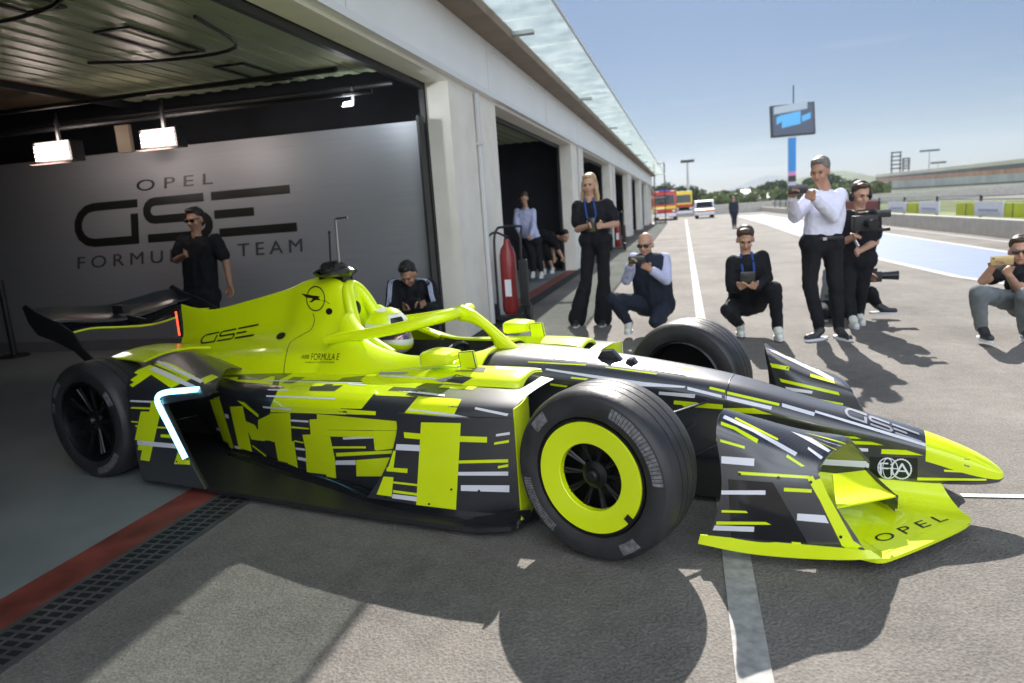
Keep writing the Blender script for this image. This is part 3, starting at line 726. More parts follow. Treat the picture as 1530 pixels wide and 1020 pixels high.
mbm = MB(); G_full = base; mbm = base.mirror(); mbm.build('main_plane', CM, fwo)
def flap(sg):
    q = [cz(1243, 710, .235), cz(1292, 704, .235), cz(1338, 743, .175), cz(1250, 760, .175)]
    g = surf([[q[0], (q[0] + q[1]) / 2, q[1]], [(q[0] + q[3]) / 2 + Vector((0, 0, -.012)), (q[0] + q[1] + q[2] + q[3]) / 4 + Vector((0, 0, -.012)), (q[1] + q[2]) / 2 + Vector((0, 0, -.012))], [q[3], (q[3] + q[2]) / 2, q[2]]], 4, 4)
    mb = MB(); mb.shell(g, .008, 1)
    f2 = MB(); a, b = q[1], q[2]; f2.prism([a + Vector((0, 0, -.06)), b + Vector((0, 0, -.06)), b + Vector((.0, 0, .012)), a + Vector((0, 0, .02))], (0, .006, 0), 0)
    f3 = MB(); p = [cz(*p_, .105) for p_ in ((1300, 744), (1318, 739), (1342, 752), (1341, 761))]; f3.prism(p, (0, 0, .035), 0)
    if sg < 0: mb, f2, f3 = mb.mirror(), f2.mirror(), f3.mirror()
    o = mb.build('flap', CM, fwo); f2.build('fence', CM, o, bevel=.002); f3.build('adjuster', CM, o, bevel=.003)
flap(1); flap(-1)
J = zz(1050, 600, 4.25)
def endplate(sg):
    Z = lambda pts, y: [cy(*p, y_) for p, y_ in zip(J(*pts), y)]
    cols = [
     Z([(25, 850), (78, 735), (118, 560), (112, 400), (85, 230), (85, 150), (108, 75), (150, 62)], [-.735, -.745, -.745, -.74, -.735, -.72, -.67, -.60]),
     Z([(280, 875), (290, 735), (290, 560), (280, 420), (270, 300), (270, 215), (300, 130), (350, 118)], [-.72, -.73, -.73, -.72, -.71, -.69, -.60, -.52]),
     Z([(560, 905), (550, 735), (520, 560), (500, 450), (480, 370), (500, 290), (560, 205), (620, 190)], [-.695, -.70, -.70, -.69, -.675, -.64, -.55, -.46]),
     Z([(930, 940), (850, 740), (770, 590), (720, 500), (700, 425), (740, 350), (820, 260), (880, 230)], [-.655, -.66, -.665, -.665, -.655, -.61, -.50, -.40]),
     Z([(1040, 960), (930, 820), (820, 640), (745, 480), (728, 440), (760, 365), (850, 300), (915, 265)], [-.635, -.645, -.66, -.66, -.65, -.60, -.49, -.37])]
    for k_, c_ in enumerate(cols):
        e_ = c_[-1]; f_ = 1 - .12 * k_
        c_ += [e_ + Vector((.035, .075 * f_, -.055 * f_)), e_ + Vector((.085, .150 * f_, -.185 * f_))]
    mb = MB(); g = surf(cols, 5, 5); mb.shell(g, .010, 0, endm=1)
    bv = mb.bvh()
    if sg > 0:
        dd = [(J((85, 115), (205, 160), (200, 180), (85, 137)), 1), (J((205, 160), (352, 240), (342, 265), (200, 180)), 1), (J((85, 230), (268, 282), (265, 298), (88, 248)), 1), (J((110, 72), (335, 178), (320, 195), (98, 92)), 2), (J((335, 178), (600, 325), (585, 347), (320, 195)), 2),
              (J((210, 100), (480, 236), (472, 247), (200, 108)), 1), (J((670, 288), (762, 352), (750, 368), (665, 302)), 2), (J((535, 335), (650, 410), (625, 412), (527, 352)), 1), (J((118, 345), (327, 360), (325, 408), (118, 390)), 2), (J((225, 442), (680, 470), (665, 488), (225, 462)), 1),
              (J((515, 545), (690, 555), (692, 577), (515, 568)), 1), (J((118, 562), (398, 562), (398, 590), (118, 588)), 2), (J((88, 685), (275, 692), (288, 706), (85, 701)), 1), (J((60, 758), (400, 762), (435, 780), (52, 779)), 1), (J((45, 783), (327, 792), (325, 825), (30, 813)), 2), (J((600, 708), (775, 720), (800, 771), (597, 752)), 2),
              (J((660, 482), (735, 455), (800, 600), (745, 630)), 1), (J((745, 630), (800, 600), (960, 890), (885, 918)), 1), (J((885, 912), (960, 885), (1040, 940), (930, 948)), 1), (J((15, 838), (880, 916), (900, 945), (5, 862)), 1), (J((0, 842), (78, 735), (110, 645), (30, 835)), 1),
              (J((650, 215), (760, 270), (850, 303), (842, 308)), 1), (J((700, 225), (800, 262), (905, 285), (890, 292)), 2), (J((560, 190), (690, 232), (810, 310), (795, 322)), 2), (J((640, 195), (760, 225), (905, 262), (905, 272)), 1)]
        for q, c in dd: decal(mb, bv, q, c)
        for p in [(233, 459), (480, 482), (685, 510), (875, 856), (732, 929), (363, 897)]: decal_shape(mb, bv, box_at(*J(p)[0], 2.4, 2.4), ringshape(.05, 1, 12), 3, .004)
        # recessed darker panel of the plate
        for q in [J((160, 492), (445, 512), (670, 905), (180, 860))]: decal(mb, bv, q, 5, off=.0008)
    else:
        mb = mb.mirror(); bv = mb.bvh()
        for q, c in [(A((322, 28), (500, 90), (640, 160), (640, 172)), 1), (A((330, 50), (480, 95), (640, 185), (640, 200)), 2), (A((370, 120), (452, 135), (450, 152), (378, 138)), 1), (A((410, 185), (660, 243), (665, 257), (418, 200)), 1), (A((540, 165), (640, 195), (645, 208), (540, 178)), 1), (A((435, 220), (550, 238), (548, 250), (440, 235)), 2), (A((525, 262), (680, 290), (680, 298), (525, 270)), 1)]: decal(mb, bv, q, c)
    o = mb.build('endplate', CM, fwo)
    if True:
        ft = MB(); top = [cy(*p, -.74 + .02 * k_) for k_, p in enumerate([(1047, 797), (1110, 803), (1170, 809), (1258, 817), (1300, 822)])]; bot = [cy(*p, -.742 + .02 * k_) for k_, p in enumerate([(1044, 808), (1108, 821), (1170, 828), (1255, 832), (1318, 830)])]
        g = [spl([p + Vector((0, -.006, 0)) for p in top], 4), spl([p + Vector((0, -.010, 0)) for p in bot], 4), spl([p + Vector((0, .05, -.002)) for p in bot], 4)]
        ft.shell(g, .006, 1)
        if sg < 0: ft = ft.mirror()
        ft.build('foot_plate', CM, o)
endplate(1); endplate(-1)
mb = MB(); mb.prism([(.78, -.075, .10), (1.2, -.075, .10), (1.2, -.075, .17), (.78, -.075, .2)], (0, .15, 0), 1); mb.build('wing_mount', CM, fwo)

# ---- rear wing
rw = bpy.data.objects.new('rear_wing', None); COL.objects.link(rw); rw.parent = car
def rwp(ys, tr, ld, th, mi, mi2, name):
    G_ = []
    for y, a, b in zip(ys, tr, ld):
        G_.append([Vector((a[0] + (b[0] - a[0]) * t_, y, a[1] + (b[1] - a[1]) * t_ - .03 * math.sin(t_ * math.pi))) for t_ in (0, .33, .66, 1)])
    mb = MB(); g = surf(G_, 6, 4); mb.shell(g, th, mi, mi2); return mb.build(name, CM, rw)
ys = (-.55, -.40, -.22, 0, .22, .40, .55)
rwp(ys, [(-4.06, .955), (-4.06, .948), (-4.06, .925), (-4.06, .905), (-4.06, .925), (-4.06, .948), (-4.06, .955)], [(-3.86, .875), (-3.86, .865), (-3.86, .835), (-3.86, .815), (-3.86, .835), (-3.86, .865), (-3.86, .875)], .008, 0, 5, 'upper_flap')
rwp(ys, [(-3.90, .85), (-3.90, .842), (-3.90, .81), (-3.90, .79), (-3.90, .81), (-3.90, .842), (-3.90, .85)], [(-3.68, .80), (-3.66, .812), (-3.62, .790), (-3.60, .772), (-3.62, .790), (-3.66, .812), (-3.68, .80)], .010, 5, 1, 'main_plane')
mb = MB(); mb.tube(spl([(-3.675, -.55, .792), (-3.655, -.40, .802), (-3.615, -.22, .780), (-3.595, 0, .762), (-3.615, .22, .780), (-3.655, .40, .802), (-3.675, .55, .792)], 5), .007, n=6); mb.build('wing_edge', 'yel', rw)
for sg in (-1, 1):
    pl = [(-4.10, .965), (-4.06, .985), (-3.95, .93), (-3.72, .86), (-3.60, .80), (-3.52, .70), (-3.42, .62), (-3.50, .60), (-3.62, .68), (-3.80, .74), (-3.98, .78), (-4.06, .86)]
    mb = MB(); mb.prism([Vector((x, sg * .555, z)) for x, z in pl], (0, .012 * sg, 0)); mb.build('endplate', 'blk', rw, bevel=.003)
mb = MB(); mb.prism([(-3.27, -.012, .86), (-3.27, -.012, .905), (-3.45, -.012, .87), (-3.66, -.012, .80), (-3.86, -.012, .83), (-3.84, -.012, .78), (-3.62, -.012, .765), (-3.45, -.012, .825)], (0, .024, 0), 0); mb.build('pylon', 'blk', rw, bevel=.004)
mb = MB(); mb.box((-3.98, -.03, .84), (-3.86, .03, .90)); mb.build('actuator', 'blk', rw, bevel=.006)
mb = MB()
for k_ in range(9): z = .66 + .019 * k_ + .0; mb.box((-3.315, -.028, z + .03), (-3.285, .028, z + .044))
mb.build('rain_light', 'redled', car)
mb = MB(); mb.box((-3.292, -.030, .68), (-3.27, .030, .87)); mb.build('rain_light_housing', 'blk', car)
# ============================================================ GROUND
def asphalt(name, c1, c2, stripes=0, rough=.85):
    m, nt, b = nodes_of(name); L = nt.links
    tc = nt.nodes.new('ShaderNodeTexCoord')
    n1 = nt.nodes.new('ShaderNodeTexNoise'); n1.inputs['Scale'].default_value = 80; n1.inputs['Detail'].default_value = 3
    v = nt.nodes.new('ShaderNodeTexVoronoi'); v.inputs['Scale'].default_value = 105
    n2 = nt.nodes.new('ShaderNodeTexNoise'); n2.inputs['Scale'].default_value = .7; n2.inputs['Detail'].default_value = 6
    n3 = nt.nodes.new('ShaderNodeTexNoise'); n3.inputs['Scale'].default_value = 9; n3.inputs['Detail'].default_value = 5
    mp = nt.nodes.new('ShaderNodeMapping'); mp.inputs['Scale'].default_value = (1, .18, 1)
    n4 = nt.nodes.new('ShaderNodeTexNoise'); n4.inputs['Scale'].default_value = 2.2; n4.inputs['Detail'].default_value = 4
    for q in (n1, v, n2, n3): L.new(tc.outputs['Object'], q.inputs['Vector'])
    L.new(tc.outputs['Object'], mp.inputs['Vector']); L.new(mp.outputs['Vector'], n4.inputs['Vector'])
    def math_(op, a, b_):
        q = nt.nodes.new('ShaderNodeMath'); q.operation = op
        for i, x in enumerate((a, b_)):
            if isinstance(x, (int, float)): q.inputs[i].default_value = x
            else: L.new(x, q.inputs[i])
        return q.outputs[0]
    f = math_('ADD', math_('MULTIPLY', n1.outputs['Fac'], .62), math_('MULTIPLY', v.outputs['Distance'], .30))
    f = math_('ADD', f, math_('MULTIPLY', n3.outputs['Fac'], .35)); f = math_('ADD', f, math_('MULTIPLY', n2.outputs['Fac'], .80)); f = math_('ADD', f, math_('MULTIPLY', n4.outputs['Fac'], .35))
    r = nt.nodes.new('ShaderNodeValToRGB'); r.color_ramp.elements[0].position = .72; r.color_ramp.elements[0].color = (*c1, 1); r.color_ramp.elements[1].position = 1.42; r.color_ramp.elements[1].color = (*c2, 1)
    mr = nt.nodes.new('ShaderNodeMapRange'); mr.inputs['From Min'].default_value = .78; mr.inputs['From Max'].default_value = 1.62; L.new(f, mr.inputs['Value'])
    r.color_ramp.elements[0].position = 0; r.color_ramp.elements[1].position = 1
    L.new(mr.outputs['Result'], r.inputs['Fac']); L.new(r.outputs['Color'], b.inputs['Base Color'])
    b.inputs['Roughness'].default_value = rough; b.inputs['Specular IOR Level'].default_value = .25
    bp = nt.nodes.new('ShaderNodeBump'); bp.inputs['Strength'].default_value = .55; bp.inputs['Distance'].default_value = .006
    L.new(math_('ADD', n1.outputs['Fac'], v.outputs['Distance']), bp.inputs['Height']); L.new(bp.outputs['Normal'], b.inputs['Normal'])
    return m
M['asph'] = asphalt('sunlit_asphalt', (.060, .056, .052), (.285, .266, .240))
M['gfloor'] = mat('painted_concrete_floor', (.25, .27, .265), .42, var=.22, vscale=1.3, bump=.1, bscale=30, detail=8)
M['redst'] = mat('worn_red_paint', (.22, .048, .034), .6, var=.45, vscale=5, bump=.15, detail=8)
M['conc'] = mat('pale_concrete', (.42, .40, .36), .8, var=.12, vscale=3, bump=.2)
M['white'] = mat('road_paint', (.37, .37, .355), .8, var=.30, vscale=22, bump=.1)
M['blue'] = mat('blue_road_paint', (.115, .175, .31), .7, var=.14, vscale=3, bump=.1)
M['mint'] = mat('pale_green_line', (.55, .80, .62), .7, var=.1)
M['grass'] = mat('dry_grass', (.13, .17, .05), .95, var=.4, vscale=.4, detail=8)
def sheet(name, poly, z, m, obj_kind='structure', th=None):
    mb = MB(); mb.cap([Vector((x, y, z)) for x, y in poly]); o = mb.build(name, m, smooth=False); o['kind'] = obj_kind; return o
sheet('ground', [(-900, -400), (1500, -400), (1500, 1900), (-900, 1900)], 0, 'asph')
sheet('grass_verge', [(2.6, 78), (600, 78), (600, 1400), (-500, 1400), (-500, 92), (2.6, 92)], .004, 'grass')
sheet('track_verge', [(9.0, 12), (24, 12), (24, 77), (9.0, 77)], .004, 'grass')
sheet('garage_floor', [(-14, -8), (-2.63, -8), (-2.63, 56), (-14, 56)], .006, 'gfloor')
sheet('threshold_stripe', [(-2.63, -3), (-2.41, -3), (-2.41, 56), (-2.63, 56)], .008, 'redst')
sheet('apron_line', [(.115, -2), (.215, -2), (.245, 60), (.10, 60)], .004, 'white')
lb = [(4.75, 8), (3.98, 11.6), (3.80, 15), (3.86, 26), (4.15, 38), (4.3, 60)]; rb = [(6.05, 60), (6.0, 38), (5.95, 26), (5.92, 15), (5.9, 8)]
sheet('pit_lane_stripe', lb + rb, .004, 'blue')
sheet('stripe_border', [(x - .16, y) for x, y in lb] + [(x, y) for x, y in lb[::-1]], .005, 'white')
sheet('stripe_edge', rb + [(x + .16, y) for x, y in rb[::-1]], .005, 'white')
sheet('pit_wall_line', [(6.95, 8), (7.05, 8), (7.05, 62), (6.95, 62)], .004, 'white')
a_, b_ = gz(1436, 741), gz(1600, 744)
sheet('marker_line', [(a_.x, a_.y - .018), (b_.x, b_.y - .018), (b_.x, b_.y + .018), (a_.x, a_.y + .018)], .005, 'mint')
# drain: slotted channel
mb = MB(); mb.box((-2.40, -2, -.03), (-2.20, 56, .004), 1)
k_ = -2.0
for x in (-2.375, -2.305, -2.235):
    for i in range(420):
        y = -1.0 + i * .045
        if y < 17.5: mb.box((x - .024, y, .004), (x + .024, y + .026, .0065), 0)
for x0 in (-2.405, -2.195): mb.box((x0 - .012, -2, 0), (x0 + .012, 56, .009), 1)
o = mb.build('drain_channel', [mat('drain_slot', (.008, .008, .009), .8), mat('drain_iron', (.075, .075, .075), .6, var=.3)], smooth=False); o['kind'] = 'structure'

# ============================================================ PIT BUILDING
M['cream'] = mat('cream_render', (.80, .77, .70), .75, var=.07, vscale=2.5, bump=.15, bscale=90)
M['fasc'] = mat('pale_fascia_panel', (.82, .82, .84), .45, var=.05, vscale=1.0)
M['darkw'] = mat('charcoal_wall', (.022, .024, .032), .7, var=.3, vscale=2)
M['soff'] = mat('tan_soffit', (.24, .19, .15), .8, var=.2, vscale=3)
M['door'] = mat('grey_white_door_panel', (.30, .34, .22), .40, var=.08, vscale=3)
M['orange'] = mat('warm_ceiling', (.17, .115, .07), .7, var=.2)
M['galv'] = mat('galvanised_steel', (.45, .46, .47), .4, metal=.8, var=.15)
def glass_panel():
    m, nt, b = nodes_of('milky_canopy_glass'); nt.nodes.remove(b); L = nt.links
    out = nt.nodes['Material Output']
    tr = nt.nodes.new('ShaderNodeBsdfTransparent'); tr.inputs[0].default_value = (.9, .95, .93, 1)
    tl = nt.nodes.new('ShaderNodeBsdfTranslucent'); df = nt.nodes.new('ShaderNodeBsdfPrincipled'); df.inputs['Roughness'].default_value = .15
    tc = nt.nodes.new('ShaderNodeTexCoord'); n = nt.nodes.new('ShaderNodeTexNoise'); n.inputs['Scale'].default_value = 2.5; n.inputs['Detail'].default_value = 7; L.new(tc.outputs['Object'], n.inputs['Vector'])
    r = nt.nodes.new('ShaderNodeValToRGB'); r.color_ramp.elements[0].position = .35; r.color_ramp.elements[0].color = (.42, .46, .43, 1); r.color_ramp.elements[1].position = .62; r.color_ramp.elements[1].color = (.78, .82, .78, 1)
    L.new(n.outputs['Fac'], r.inputs['Fac']); L.new(r.outputs['Color'], tl.inputs['Color']); L.new(r.outputs['Color'], df.inputs['Base Color'])
    m1 = nt.nodes.new('ShaderNodeMixShader'); m1.inputs[0].default_value = .35; L.new(tl.outputs[0], m1.inputs[1]); L.new(df.outputs[0], m1.inputs[2])
    m2 = nt.nodes.new('ShaderNodeMixShader'); m2.inputs[0].default_value = .30; L.new(tr.outputs[0], m2.inputs[1]); L.new(m1.outputs[0], m2.inputs[2])
    L.new(m2.outputs[0], out.inputs['Surface']); return m
M['cglass'] = glass_panel()
bld = thing('pit_building', 'long cream pit building with open garage bays and glass canopy', 'building', (-2.4, 0, 0))
BL = (-2.4, 0, 0)
def part(mb, name, m, par=None, off=BL, **k): return shift(mb, off).build(name, m, par or bld, **k)
colY = [(-1.05, .90)] + [(7.45 + 8.5 * i, 9.40 + 8.5 * i) for i in range(6)]
for i, (y0, y1) in enumerate(colY):
    mb = MB(); mb.box((-2.66, y0, 0), (-2.40, y1, 2.86)); c = part(mb, 'column', 'cream', smooth=False)
    if y1 > 2:
        mb = MB(); x = -2.365; yc = y0 + .95; mb.tube([(x, yc, .02), (x, yc, 1.4), (x, yc, 2.80)], .034, n=12); mb.box((x - .04, yc - .05, 2.2), (x + .04, yc + .05, 2.23)); part(mb, 'drainpipe', mat('white_pvc', (.62, .62, .64), .4), c)
mb = MB()
prev = -1.05
for (a, b), (c, d) in zip(colY[:-1], colY[1:]):
    l = MB(); l.box((-2.66, b + .002, 2.80), (-2.402, c - .002, 2.86)); part(l, 'lintel', 'cream', smooth=False)
    # black door guide and seal round each bay
    l = MB(); l.box((-2.72, c - .045, .0), (-2.665, c - .003, 2.79)); l.box((-2.72, b + .003, .0), (-2.665, b + .045, 2.79)); l.box((-2.72, b + .046, 2.735), (-2.665, c - .046, 2.79)); part(l, 'door_guide', 'blk', smooth=False)
mb = MB(); mb.box((-2.66, -6, 2.862), (-2.335, 56.5, 3.50)); part(mb, 'fascia', 'fasc', smooth=False)
mb = MB(); mb.box((-2.333, -6, 2.835), (-2.325, 56.5, 2.90)); mb.box((-2.40, -6, 2.835), (-2.334, 56.5, 2.86)); part(mb, 'fascia_trim', mat('white_trim', (.75, .75, .78), .4), smooth=False)
for i in range(15):
    mb = MB(); yy = 1.1 + i * 3.9; mb.box((-2.3348, yy, 2.91), (-2.3335, yy + .008, 3.495)); part(mb, 'fascia_joint', 'conc', smooth=False)
mb = MB(); mb.box((-2.333, 9.2, 3.38), (-2.318, 56, 3.395)); part(mb, 'cable_duct', 'fasc', smooth=False)
mb = MB(); mb.box((-3.2, -6, 3.502), (-2.02, 56.5, 3.62)); part(mb, 'eaves_gutter', 'soff', smooth=False)
mb = MB(); mb.box((-14, -8, 3.63), (-2.5, 56.6, 3.75)); part(mb, 'roof', 'galv', smooth=False)
y = -5.9; k_ = 0
while y < 56.4:
    L_ = 1.45
    mb = MB(); mb.box((-2.03, y, 3.60), (-1.335, y + L_ - .02, 3.612), M4=None); part(mb, 'canopy_panel', 'cglass', smooth=False)
    y += L_
mb = MB()
mb.tube([(-1.315, -6, 3.60), (-1.315, 25, 3.60), (-1.315, 56.5, 3.60)], .018, n=12); part(mb, 'canopy_edge', mat('white_tube', (.68, .70, .74), .35))
for i in range(9):
    mb = MB(); mb.box((-2.05, 9.0 + i * 5.8, 3.54), (-1.75, 9.12 + i * 5.8, 3.585)); part(mb, 'canopy_bracket', 'galv', smooth=False)
# interior shell
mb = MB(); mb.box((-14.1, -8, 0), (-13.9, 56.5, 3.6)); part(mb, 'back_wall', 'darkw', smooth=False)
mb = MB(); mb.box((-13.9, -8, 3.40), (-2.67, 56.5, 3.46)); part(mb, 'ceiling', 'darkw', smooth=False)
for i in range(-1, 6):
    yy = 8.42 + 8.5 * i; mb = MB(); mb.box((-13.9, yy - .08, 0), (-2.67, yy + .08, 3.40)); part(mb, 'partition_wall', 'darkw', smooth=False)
mb = MB(); mb.box((-14.1, 56.5, 0), (-2.4, 56.6, 3.6)); mb.box((-14.1, -8.1, 0), (-2.4, -8, 3.6)); mb.box((-2.66, -8, 0), (-2.4, -1.05, 2.86)); part(mb, 'end_wall', 'cream', smooth=False)
# raised sectional doors, horizontal under the ceiling
for i in range(0, 3):
    yb = .95 + 8.5 * i
    mb = MB(); g = []
    nx = 5
    for k_ in range(nx):
        xa = -2.95 - k_ * .62
        mb.box((xa - .60, yb, 2.90), (xa, yb + 6.1, 2.94))
        for q in range(3): mb.box((xa - .14 - q * .2, yb, 2.888), (xa - .05 - q * .2, yb + 6.1, 2.90))
    d = part(mb, 'sectional_door', 'door', smooth=False)
    for k_ in range(4 if i == 0 else 0):
        ya = yb + .9 + k_ * 1.38
        f_ = MB(); X0_, X1_ = -4.18, -3.86
        f_.box((X0_, ya, 2.868), (X1_, ya + .03, 2.884)); f_.box((X0_, ya + .82, 2.868), (X1_, ya + .85, 2.884)); f_.box((X0_, ya + .031, 2.868), (X0_ + .03, ya + .819, 2.884)); f_.box((X1_ - .03, ya + .031, 2.868), (X1_, ya + .819, 2.884)); part(f_, 'window_frame', 'blk', d, smooth=False)
    for xx in (-2.78, -6.12):
        t = MB(); t.box((xx, yb - .02, 2.83), (xx + .035, yb + 6.3, 2.90)); part(t, 'door_track', 'blk', d, smooth=False)
    for k_ in range(2 if i == 0 else 0):
        t = MB(); t.tube(spl([(-2.9 - k_ * .4, 2.6 + 2.0 * k_, 2.87), (-3.4, 3.6 + 1.6 * k_, 2.80), (-4.2, 4.0 + 1.4 * k_, 2.83), (-4.9, 4.0 + 1.3 * k_, 2.87)], 5), .014, n=6); part(t, 'cable', 'blk', d)
mb = MB(); mb.box((-13.8, -6, 3.0), (-6.3, 7.2, 3.05)); part(mb, 'suspended_ceiling', 'orange', smooth=False)
for zz_, yy in ((2.78, 7.15), (2.62, 6.6), (2.70, 5.9)):
    mb = MB(); mb.tube([(-13, yy, zz_), (-8, yy, zz_), (-2.9, yy, zz_)], .025, n=8); part(mb, 'lighting_rail', 'blk')

# ---- branded partition
def brushed():
    m, nt, b = nodes_of('brushed_silver_panel'); L = nt.links
    tc = nt.nodes.new('ShaderNodeTexCoord'); n = nt.nodes.new('ShaderNodeTexNoise'); mp = nt.nodes.new('ShaderNodeMapping'); mp.inputs['Scale'].default_value = (.5, 1, 60); n.inputs['Scale'].default_value = 3
    L.new(tc.outputs['Object'], mp.inputs['Vector']); L.new(mp.outputs['Vector'], n.inputs['Vector'])
    r = nt.nodes.new('ShaderNodeValToRGB'); r.color_ramp.elements[0].color = (.27, .28, .30, 1); r.color_ramp.elements[1].color = (.38, .39, .42, 1)
    L.new(n.outputs['Fac'], r.inputs['Fac']); L.new(r.outputs['Color'], b.inputs['Base Color']); b.inputs['Metallic'].default_value = .35; b.inputs['Roughness'].default_value = .5; return m
pw = thing('branded_partition', 'silver brushed partition inside the garage with large black team lettering', 'partition wall', (-8, 7.28, 0))
mb = MB(); mb.box((-13.5, 7.28, .14), (-2.70, 7.34, 2.40)); part(mb, 'panel', brushed(), pw, (-8, 7.28, 0), smooth=False)
mb = MB(); mb.box((-13.5, 7.275, .0), (-2.70, 7.34, .138)); part(mb, 'plinth', mat('plinth_grey', (.16, .15, .16), .6), pw, (-8, 7.28, 0), smooth=False)
mb = MB(); mb.box((-2.698, 7.20, .0), (-2.672, 7.36, 2.44)); part(mb, 'edge_trim', 'blk', pw, (-8, 7.28, 0), smooth=False)
def wall_text(q, shp, name, m, off):
    mb = MB(); V, Fc = shp; P = [wy(*bil(q, u, v), 7.28 - off) for u, v in V]
    for f in Fc:
        b = len(mb.v); mb.v += [P[k] for k in f]; mb.f.append(tuple(range(b, b + len(f)))); mb.m.append(0)
    o = part(mb, name, m, pw, (-8, 7.28, 0), smooth=False)
    md = o.modifiers.new('t', 'SOLIDIFY'); md.thickness = .004; md.offset = 0; return o
wall_text([(110, 306), (438, 275), (444, 345), (112, 371)], gse(.185), 'logo_lettering', 'ink', .004)
wall_text([(204, 269), (318, 258), (318, 274.5), (204, 286)], text2d('OPEL', 1.55), 'name_lettering', 'ink', .004)
wall_text([(116, 384), (451, 356), (452, 376), (116, 402)], text2d('FORMULA E TEAM', 1.45), 'team_lettering', mat('faded_lettering', (.05, .05, .055), .5), .004)
# ---- garage lamps (lit)
def lamp(px, py, Y, wpx, label, nslat, warm, strength, wat):
    c = wy(px, py, Y); s_ = wpx * (c - EYE).length / F / 2
    t = thing('garage_floodlight', label, 'floodlight', tuple(c), 0, None)
    mb = MB(); mb.box((-s_ * 1.12, .0, -s_ * .46), (s_ * 1.12, s_ * .8, s_ * .5)); mb.build('housing', 'blk', t, bevel=.01, smooth=False)
    e = mat('lit_lamp_' + str(int(px)), (1, 1, 1), .5, emit=warm, estr=strength)
    for k_ in range(nslat):
        mb = MB(); z = -s_ * .36 + k_ * s_ * .74 / nslat; mb.box((-s_, -.012, z), (s_, -.004, z + s_ * (.42 if nslat > 1 else .7) / nslat)); mb.build('light_strip', e, t, smooth=False)
    mb = MB(); mb.box((-s_ * 1.05, -.10, -s_ * .56), (s_ * 1.05, -.0, -s_ * .52)); mb.build('barn_door', mat('pink_tinted_flap', (.5, .33, .3), .5), t, smooth=False)
    mb = MB(); mb.box((-.015, .1, s_ * .5), (.015, .13, 2.75 - c.z)); mb.build('bracket', 'blk', t, smooth=False)
    l = bpy.data.lights.new('lamp_light', 'AREA'); l.energy = wat; l.size = s_ * 2; l.color = warm; lo = bpy.data.objects.new('lamp_light', l); COL.objects.link(lo); lo.parent = t; lo.location = (0, -.05, 0); lo.rotation_euler = (rad(68), 0, 0)
lamp(78, 227, 6.3, 50, 'lit louvred floodlight at the far left above the silver partition', 4, (1, .84, .76), 1.3, 7)
lamp(236, 207, 6.3, 50, 'lit louvred floodlight above the lettering, right one of the louvred pair', 4, (1, .84, .76), 1.3, 7)
lamp(521, 155, 6.6, 13, 'small lit spotlight near the garage door edge above the silver partition', 1, (.85, .93, 1), 22, 6)
for nm, px, py, w_ in [('a', 183, 200, 24), ]:
    pass
mb = MB(); c = wy(183, 203, 6.9); mb.box((c.x - .09, c.y, c.z - .18), (c.x + .09, c.y + .05, c.z + .12)); tag(shift(mb, c).build('notice_board', mat('beige_board', (.30, .24, .18), .7), bevel=.004), 'small beige notice board hung between the two louvred floodlights', 'board').location = c
# belt barrier at far left
bb = thing('belt_barrier', 'black belt barrier with round feet standing inside the garage at far left', 'barrier', (-8.2, 7.0, 0))
for x in (-8.33, -10.2):
    mb = MB(); mb.tube([(x, 7.0, .02), (x, 7.0, .5), (x, 7.0, .98)], .035, n=14); part(mb, 'post', 'blk', bb, (-8.2, 7.0, 0))
    mb = MB(); mb.tube([(x, 7.0, .007), (x, 7.0, .03)], [.18, .16], n=24); part(mb, 'base', 'blk', bb, (-8.2, 7.0, 0))
mb = MB(); mb.box((-10.2, 6.99, .90), (-8.36, 7.01, .965)); part(mb, 'belt', 'blk', bb, (-8.2, 7.0, 0))

# ---- fire extinguisher trolley by the column
fx = gz(765, 482); fo = (fx.x, fx.y, 0)
M['red'] = mat('red_extinguisher_paint', (.25, .018, .018), .35, coat=.3, var=.1)
t = thing('fire_extinguisher_trolley', 'large red fire extinguisher on a black wheeled trolley by the garage column', 'fire extinguisher', fo)
mb = MB(); mb.lathe([(0, .12), (.08, .12), (.102, .17), (.102, .85), (.08, .94), (.04, 1.0), (.035, 1.06), (0, 1.06)], Matrix.Rotation(rad(90), 4, 'X') @ Matrix.Scale(1, 4), n=28)
mb.v = [Vector((p.x, -p.y, abs(p.z))) for p in mb.v]; mb.build('cylinder', 'red', t)
mb = MB(); mb.box((-.03, -.108, .35), (.05, -.098, .56)); mb.build('label', 'wht', t)
mb = MB()
for x in (-.17, .17): mb.tube(spl([(x, .02, .10), (x, .03, .9), (x, .10, 1.12), (x * .9, .22, 1.2)], 5), .016, n=8)
mb.tube([(-.153, .22, 1.2), (0, .23, 1.21), (.153, .22, 1.2)], .016, n=8); mb.box((-.2, -.1, .06), (.2, .12, .09)); mb.build('frame', 'blk', t)
for x in (-.22, .22):
    mb = MB(); mb.lathe([(0, -.03), (.10, -.03), (.12, -.015), (.12, .015), (.10, .03), (0, .03)], Matrix.Translation((x, .08, .12)) @ Matrix.Rotation(rad(90), 4, 'Z'), n=24); mb.build('trolley_wheel', 'blk', t)
for x in (-.24, .22):
    mb = MB(); mb.box((x - .06, -.13, .25), (x + .05, -.08, .80)); mb.build('side_guard', 'blk', t, bevel=.01)
mb = MB(); mb.tube(spl([(.02, 0, 1.08), (-.12, -.1, 1.15), (-.24, -.05, 1.05), (-.27, 0, .8), (-.26, .02, .5)], 6), .014, n=8); mb.build('hose', 'blk', t)
